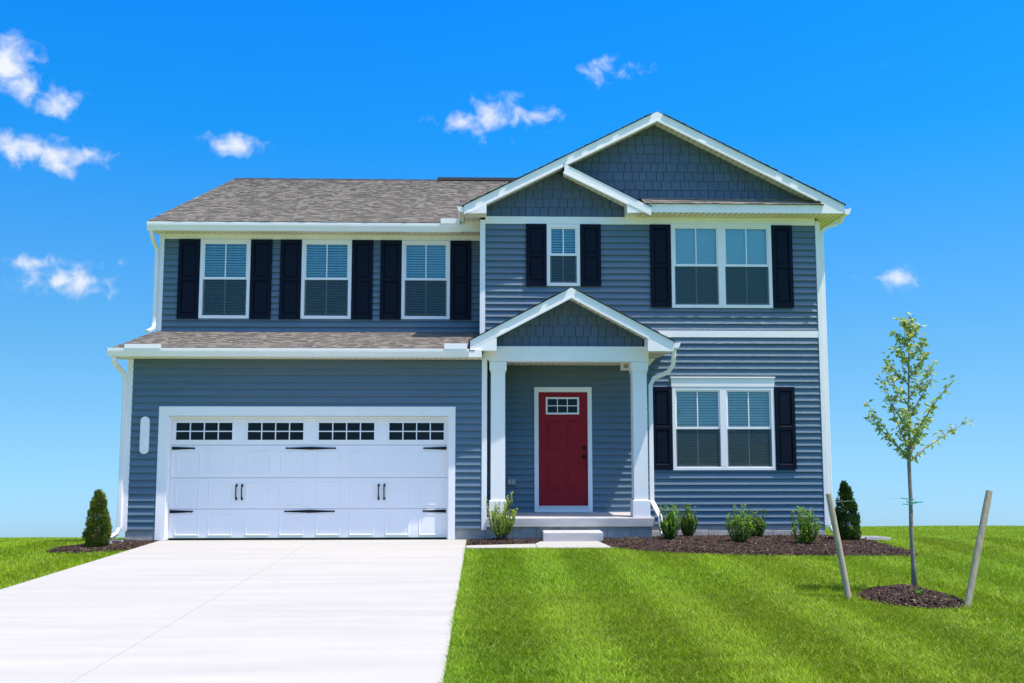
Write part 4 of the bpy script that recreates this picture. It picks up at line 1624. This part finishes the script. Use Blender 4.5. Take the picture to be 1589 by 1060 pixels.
# ------------------------------------------------------------------ plants
def leaf_cloud(name, C_, D_, N_, L_, W_, cols, m, parent):
    """leaves: centre, long direction, normal-ish, length, width -> folded 2-quad leaf (4 tris)"""
    D_ = D_ / np.linalg.norm(D_, axis=1, keepdims=True)
    S_ = np.cross(D_, N_)
    S_ /= np.linalg.norm(S_, axis=1, keepdims=True) + 1e-9
    Nn = np.cross(S_, D_)
    L_ = L_[:, None]; W_ = W_[:, None]
    a = C_
    mid = C_ + D_ * L_ * .5
    tip = C_ + D_ * L_ - Nn * L_ * .12
    l_ = mid + S_ * W_ * .5 + Nn * W_ * .18
    r_ = mid - S_ * W_ * .5 + Nn * W_ * .18
    K = len(C_)
    V_ = np.stack([a, r_, tip, l_], 1).reshape(-1, 3)
    b = (np.arange(K) * 4)[:, None]
    Ft = np.concatenate([b + np.array([[0, 1, 2]]), b + np.array([[0, 2, 3]])], 0)
    return place(name, np_mesh(name, V_, Ft, m, np.tile(cols, (2, 1))), parent)


def shrub(x, y, h, w, label, seed, cols=((.145, .30, .020), (.22, .40, .028), (.08, .19, .016)), nst=56, per=54, upright=.7, leaf=.034, open_=0.0, cat='shrub'):
    rg = np.random.default_rng(seed)
    z0 = gz(x, y) - .005
    t = empty('shrub', (x, y, z0))
    tag(t, label, cat, 'shrubs in the mulch beds')
    st_ = MB()
    C_, D_, N_, L_, W_, col = [], [], [], [], [], []
    cols = np.array(cols)
    for s in range(nst):
        az = rg.uniform(0, 2 * np.pi)
        sp = (rg.random() ** .6)
        hh = h * (rg.uniform(.60, 1.0) * (1 - .20 * sp ** 2))
        if rg.random() < .18: hh = h * rg.uniform(1.0, 1.16)
        ex = w * .42 * sp
        p0 = Vector((math.cos(az) * .02, math.sin(az) * .02, 0))
        p1 = Vector((math.cos(az) * ex * .8, math.sin(az) * ex * .8, hh * .35))
        p2 = Vector((math.cos(az) * ex * 1.05 + rg.normal(0, .015), math.sin(az) * ex * 1.05 + rg.normal(0, .015), hh * .72))
        p3 = Vector((math.cos(az) * ex * (.95 if upright > .5 else 1.2) + rg.normal(0, .02), math.sin(az) * ex * .95 + rg.normal(0, .02), hh))
        st_.tube([p0, p1, p2, p3], [.005, .004, .003, .0015], 4)
        cen = Vector((0, 0, h * .45))
        for k in range(per):
            u = rg.uniform(.12 + open_ * .35, 1.0)
            q = u * 3
            seg = min(int(q), 2); f_ = q - seg
            pa, pb = (p0, p1, p2, p3)[seg], (p0, p1, p2, p3)[seg + 1]
            p = pa.lerp(pb, f_)
            d = (pb - pa).normalized()
            a2 = rg.uniform(0, 2 * np.pi)
            side = Vector((math.cos(a2), math.sin(a2), rg.uniform(-.1, .5))).normalized()
            dd = (d * .8 + side * 1.0).normalized()
            C_.append(p); D_.append(dd); N_.append((side * .2 + Vector((rg.normal(0, .3), rg.normal(0, .3), 1))).normalized())
            L_.append(leaf * rg.uniform(.7, 1.25)); W_.append(leaf * rg.uniform(.4, .62))
            c = cols[rg.choice(len(cols), p=[.5, .3, .2])] * rg.uniform(.8, 1.2)
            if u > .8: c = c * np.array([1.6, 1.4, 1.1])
            col.append(c)
    st_.build('stems', M['twig'], t)
    leaf_cloud('foliage', np.array(C_), np.array(D_), np.array(N_), np.array(L_), np.array(W_), np.array(col), M['leaf'], t)
    return t


shrub(3.15, -.43, .55, .44, 'rounded green shrub at the porch downspout, leftmost in the long bed', 1, nst=60)
shrub(3.60, .20, .54, .34, 'narrow dark shrub just behind the leftmost shrub of the long bed', 2, cols=((.10, .20, .022), (.15, .27, .03), (.06, .13, .018)))
shrub(4.22, -.86, .56, .50, 'spiky green shrub in front of the right window, nearer of the middle pair', 3, nst=52)
shrub(4.72, -.06, .46, .40, 'shrub below the lower right window, farther of the middle pair', 4, cols=((.10, .20, .022), (.15, .27, .03), (.06, .13, .018)))
shrub(5.19, -1.18, .54, .50, 'bushy green shrub alone near the right end of the long bed', 5, nst=58)
shrub(.31, -.35, .70, .56, 'tall yellow green shrub in front of the left porch column', 6,
      cols=((.25, .38, .028), (.36, .46, .045), (.12, .24, .02)), nst=44, per=60, upright=.3, leaf=.036, open_=.3)


def conifer(x, y, h, w, label, seed, n_=13000, cols=((.032, .085, .016), (.055, .13, .018), (.10, .16, .02)), bronze=.0):
    rg = np.random.default_rng(seed)
    z0 = gz(x, y) - .01
    t = empty('conifer', (x, y, z0))
    tag(t, label, 'conifer', 'young conifers at the house corners')
    MB().tube([(0, 0, -.02), (0, 0, h * .5), (0, 0, h * .93)], [.022, .013, .004], 7).build('trunk', M['twig'], t)
    cols = np.array(cols)
    # clumps of flat vertical sprays
    nc = 150
    cz = rg.random(nc) ** 1.15
    caz = rg.uniform(0, 2 * np.pi, nc)
    prof = lambda u: np.where(u < .18, .80 + u * 1.1, 1.0 * (1 - ((u - .18) / .84)) ** .54 + .03)
    cr_ = prof(cz) * rg.uniform(.72, 1.04, nc)
    tone = rg.uniform(.72, 1.35, nc)
    k = rg.integers(0, nc, n_)
    rr_ = cr_[k] * (1 - .55 * rg.random(n_) ** 2.2)
    az = caz[k] + rg.normal(0, .30, n_)
    zz_ = cz[k] * h * .93 + rg.normal(0, .030, n_) + .03
    zz_ = np.clip(zz_, .02, h)
    C_ = np.stack([np.cos(az) * rr_ * w * .5, np.sin(az) * rr_ * w * .5, zz_], 1)
    out = np.stack([np.cos(az), np.sin(az), np.zeros(n_)], 1)
    D_ = out * rg.uniform(.2, .9, n_)[:, None] + np.array([0, 0, 1.0]) * rg.uniform(.4, 1.0, n_)[:, None] + rg.normal(0, .2, (n_, 3))
    N_ = np.cross(out, np.array([0, 0, 1.0])) + rg.normal(0, .5, (n_, 3))
    c = cols[rg.choice(3, n_, p=[.45, .4, .15])] * tone[k][:, None] * rg.uniform(.8, 1.2, n_)[:, None]
    if bronze:
        b = (rg.random(nc) < bronze)[k] & (rg.random(n_) < .6)
        c[b] = np.array([.26, .24, .05]) * rg.uniform(.6, 1.2, b.sum())[:, None]
    leaf_cloud('foliage', C_, D_, N_, rg.uniform(.025, .050, n_), rg.uniform(.010, .018, n_), c, M['needle'], t)
    return t


conifer(-6.08, -1.16, .90, .39, 'small bronze tipped conifer in the mulch left of the garage', 1, cols=((.075, .13, .016), (.13, .19, .020), (.19, .23, .03)), bronze=.2)
conifer(6.09, -.62, 1.00, .44, 'small dark green conifer at the right corner of the house', 2)

# ---- staked tree
tx_, ty_ = 4.82, -5.97
tz = .055
tree = empty('young_tree', (tx_, ty_, tz))
tag(tree, 'slender young tree with sparse light green leaves on the right lawn', 'tree')
H_T = 3.06
rgt = np.random.default_rng(77)
tp = [(0, 0, -.08), (.004, 0, .25), (-.004, .004, .6), (.003, 0, 1.0), (0, 0, 1.36), (.018, 0, 1.7), (.028, 0, 2.1), (.045, 0, 2.5), (.07, 0, 2.85), (.095, 0, H_T)]
trd = [.031, .026, .023, .021, .020, .014, .011, .008, .005, .002]
MB().tube(tp, trd, 10).build('trunk', M['bark'], tree, smooth=True)
tv = [Vector(p) for p in tp]
def trunk_at(z):
    for a, b in zip(tv[:-1], tv[1:]):
        if a.z <= z <= b.z:
            return a.lerp(b, (z - a.z) / (b.z - a.z))
    return tv[-1]
C_, D_, N_, L_, W_, col = [], [], [], [], [], []
BR = [  # start z, azimuth deg (0 = right), length, rise
    (1.38, 4, .84, .85), (1.40, 177, .72, 1.2), (1.43, 152, .60, 1.5), (1.44, 28, .74, 1.35), (1.50, -70, .40, 1.6),
    (1.52, 186, .70, 1.9), (1.58, -12, .80, 1.9), (1.66, 250, .35, 1.6), (1.76, 168, .62, 1.7), (1.86, 10, .55, 1.8),
    (2.02, 180, .52, 1.3), (2.10, -4, .50, 1.5), (2.25, 172, .36, 1.3), (2.32, 15, .38, 1.3), (2.45, 196, .26, 1.3),
    (2.55, -8, .24, 1.2), (2.68, 175, .18, 1.2), (2.78, 8, .15, 1.3), (2.90, 170, .10, 1.3)]
LC = np.array([(.36, .50, .11), (.46, .58, .14), (.25, .38, .08), (.52, .52, .14)])
def tleaf(p, d):
    for q in range(int(rgt.integers(1, 4))):
        a = rgt.uniform(0, 6.28)
        dd = Vector((math.cos(a) * .8, math.sin(a) * .8, rgt.uniform(-1.1, .45))) + d * .3
        C_.append(p + Vector(rgt.normal(0, .009, 3))); D_.append(dd.normalized())
        N_.append(Vector(rgt.normal(0, 1, 3)).normalized())
        L_.append(rgt.uniform(.045, .082)); W_.append(rgt.uniform(.022, .040))
        col.append(LC[rgt.integers(4)] * rgt.uniform(.75, 1.25))
for z0, az, ln, rise in BR:
    a = R(az + rgt.normal(0, 6))
    o_ = trunk_at(z0)
    hd_ = Vector((math.cos(a), math.sin(a) * .9, 0))
    v = (hd_ + Vector((0, 0, rise))).normalized()
    pts_ = [o_]
    d = (hd_ * 1.0 + Vector((0, 0, rise * .9))).normalized()
    for k in range(6):
        d = (d + Vector(rgt.normal(0, .07, 3)) + Vector((0, 0, .03))).normalized()
        pts_.append(pts_[-1] + d * (ln * 1.12 / 6))
    r0 = .009 * (ln / .8) ** .5
    MB().tube(pts_, [r0 * (1 - k / 6.6) + .0012 for k in range(7)], 5).build('branch', M['bark'], tree)
    for k in range(1, 7):
        p = pts_[k]
        nsub = 3 if k < 6 else 2
        for q in range(nsub):
            aa = rgt.uniform(0, 6.28)
            sd = (Vector((math.cos(aa), math.sin(aa), rgt.uniform(.0, .8))) * .8 + d * .6).normalized()
            l2 = rgt.uniform(.03, .12) * (1.1 - k / 12)
            pe = p.lerp(pts_[k - 1], rgt.random()) + sd * l2
            tleaf(pe, sd)
            tleaf(p.lerp(pts_[k - 1], rgt.random()), d)
            if rgt.random() < .3: tleaf(pe + sd * -.03, sd)
for z0 in np.arange(1.55, H_T + .02, .06):
    p = trunk_at(float(z0))
    a = rgt.uniform(0, 6.28)
    tleaf(p + Vector((math.cos(a), math.sin(a), .3)) * rgt.uniform(.02, .10), Vector((0, 0, 1)))
leaf_cloud('foliage', np.array(C_), np.array(D_), np.array(N_), np.array(L_), np.array(W_), np.array(col), M['leaf'], tree)

# tie, stakes and guy wires
ttie = empty('tree_tie', (tx_, ty_, tz + .95))
tag(ttie, 'green straps wrapped round the young tree trunk with thin wires', 'tree tie')
m = MB()
m.tube([(-.11, -.01, .030), (-.03, -.033, .018), (.03, -.033, .018), (.034, .02, .018), (-.03, .03, .018), (-.11, -.01, .030)], .005, 6)
m.tube([(.13, -.03, -.012), (.03, -.034, -.012), (-.03, -.034, -.014), (-.034, .02, -.014), (.03, .03, -.014), (.13, -.03, -.012)], .006, 6)
m.tube([(-.10, -.02, -.035), (-.02, -.036, -.04), (.06, -.034, -.02)], .005, 6)
m.build('strap', M['tie'], ttie)


def stake(b, t, r, label):
    o = empty('wooden_stake', b)
    tag(o, label, 'stake', 'stakes beside the young tree')
    d = Vector(t) - Vector(b)
    n_ = 6
    rg = random.Random(int(b[0] * 100))
    MB().tube([d * (k / n_) + Vector((rg.uniform(-.002, .002), 0, 0)) for k in range(-1, n_ + 1)], [r * rg.uniform(.96, 1.04) for k in range(n_ + 2)], 12).build('post', M['wood'], o, smooth=False)
    return o


stake((3.925, -6.37, 0), (3.785, -6.27, 1.100), .033, 'round wooden stake leaning left, on the house side of the young tree')
stake((4.975, -6.85, 0), (5.335, -6.72, 1.150), .034, 'round wooden stake leaning right, at the outer edge of the mulch ring')
wm = mat('guy_wire', (.45, .50, .52), .4, metal=.6)
MB().tube([(3.797 - tx_, -6.275 - ty_, 1.01 - tz - .95), (-.5, -.15, .02), (-.11, -.01, .030)], .0010, 5).build('wire', wm, ttie)

# weeds sprouting from the mulch ring
def weed(x, y, h, seed, label, n_=16):
    rg = np.random.default_rng(seed)
    z0 = .045
    K = n_
    az = rg.uniform(0, 6.28, K)
    C = np.stack([rg.normal(0, .008, K), rg.normal(0, .008, K), rg.uniform(0, h * .5, K)], 1)
    D = np.stack([np.cos(az) * .7, np.sin(az) * .7, rg.uniform(.5, 1.4, K)], 1)
    t = empty('weed', (x, y, z0))
    tag(t, label, 'weed', 'weeds in the mulch ring')
    MB().tube([(0, 0, 0), (.004, 0, h * .6)], [.003, .002], 5).build('stem', M['twig'], t)
    leaf_cloud('foliage', C, D, D[:, [2, 0, 1]], rg.uniform(.5, 1, K) * h, rg.uniform(.2, .35, K) * h, np.array([.16, .28, .04]) * rg.uniform(.7, 1.3, K)[:, None], M['leaf'], t)


weed(4.60, -6.62, .085, 1, 'leafy weed sprouting in the middle of the mulch ring')
weed(4.86, -6.70, .050, 2, 'tiny weed sprouting near the right stake')
weed(4.68, -6.30, .05, 3, 'small weed close to the young tree trunk')
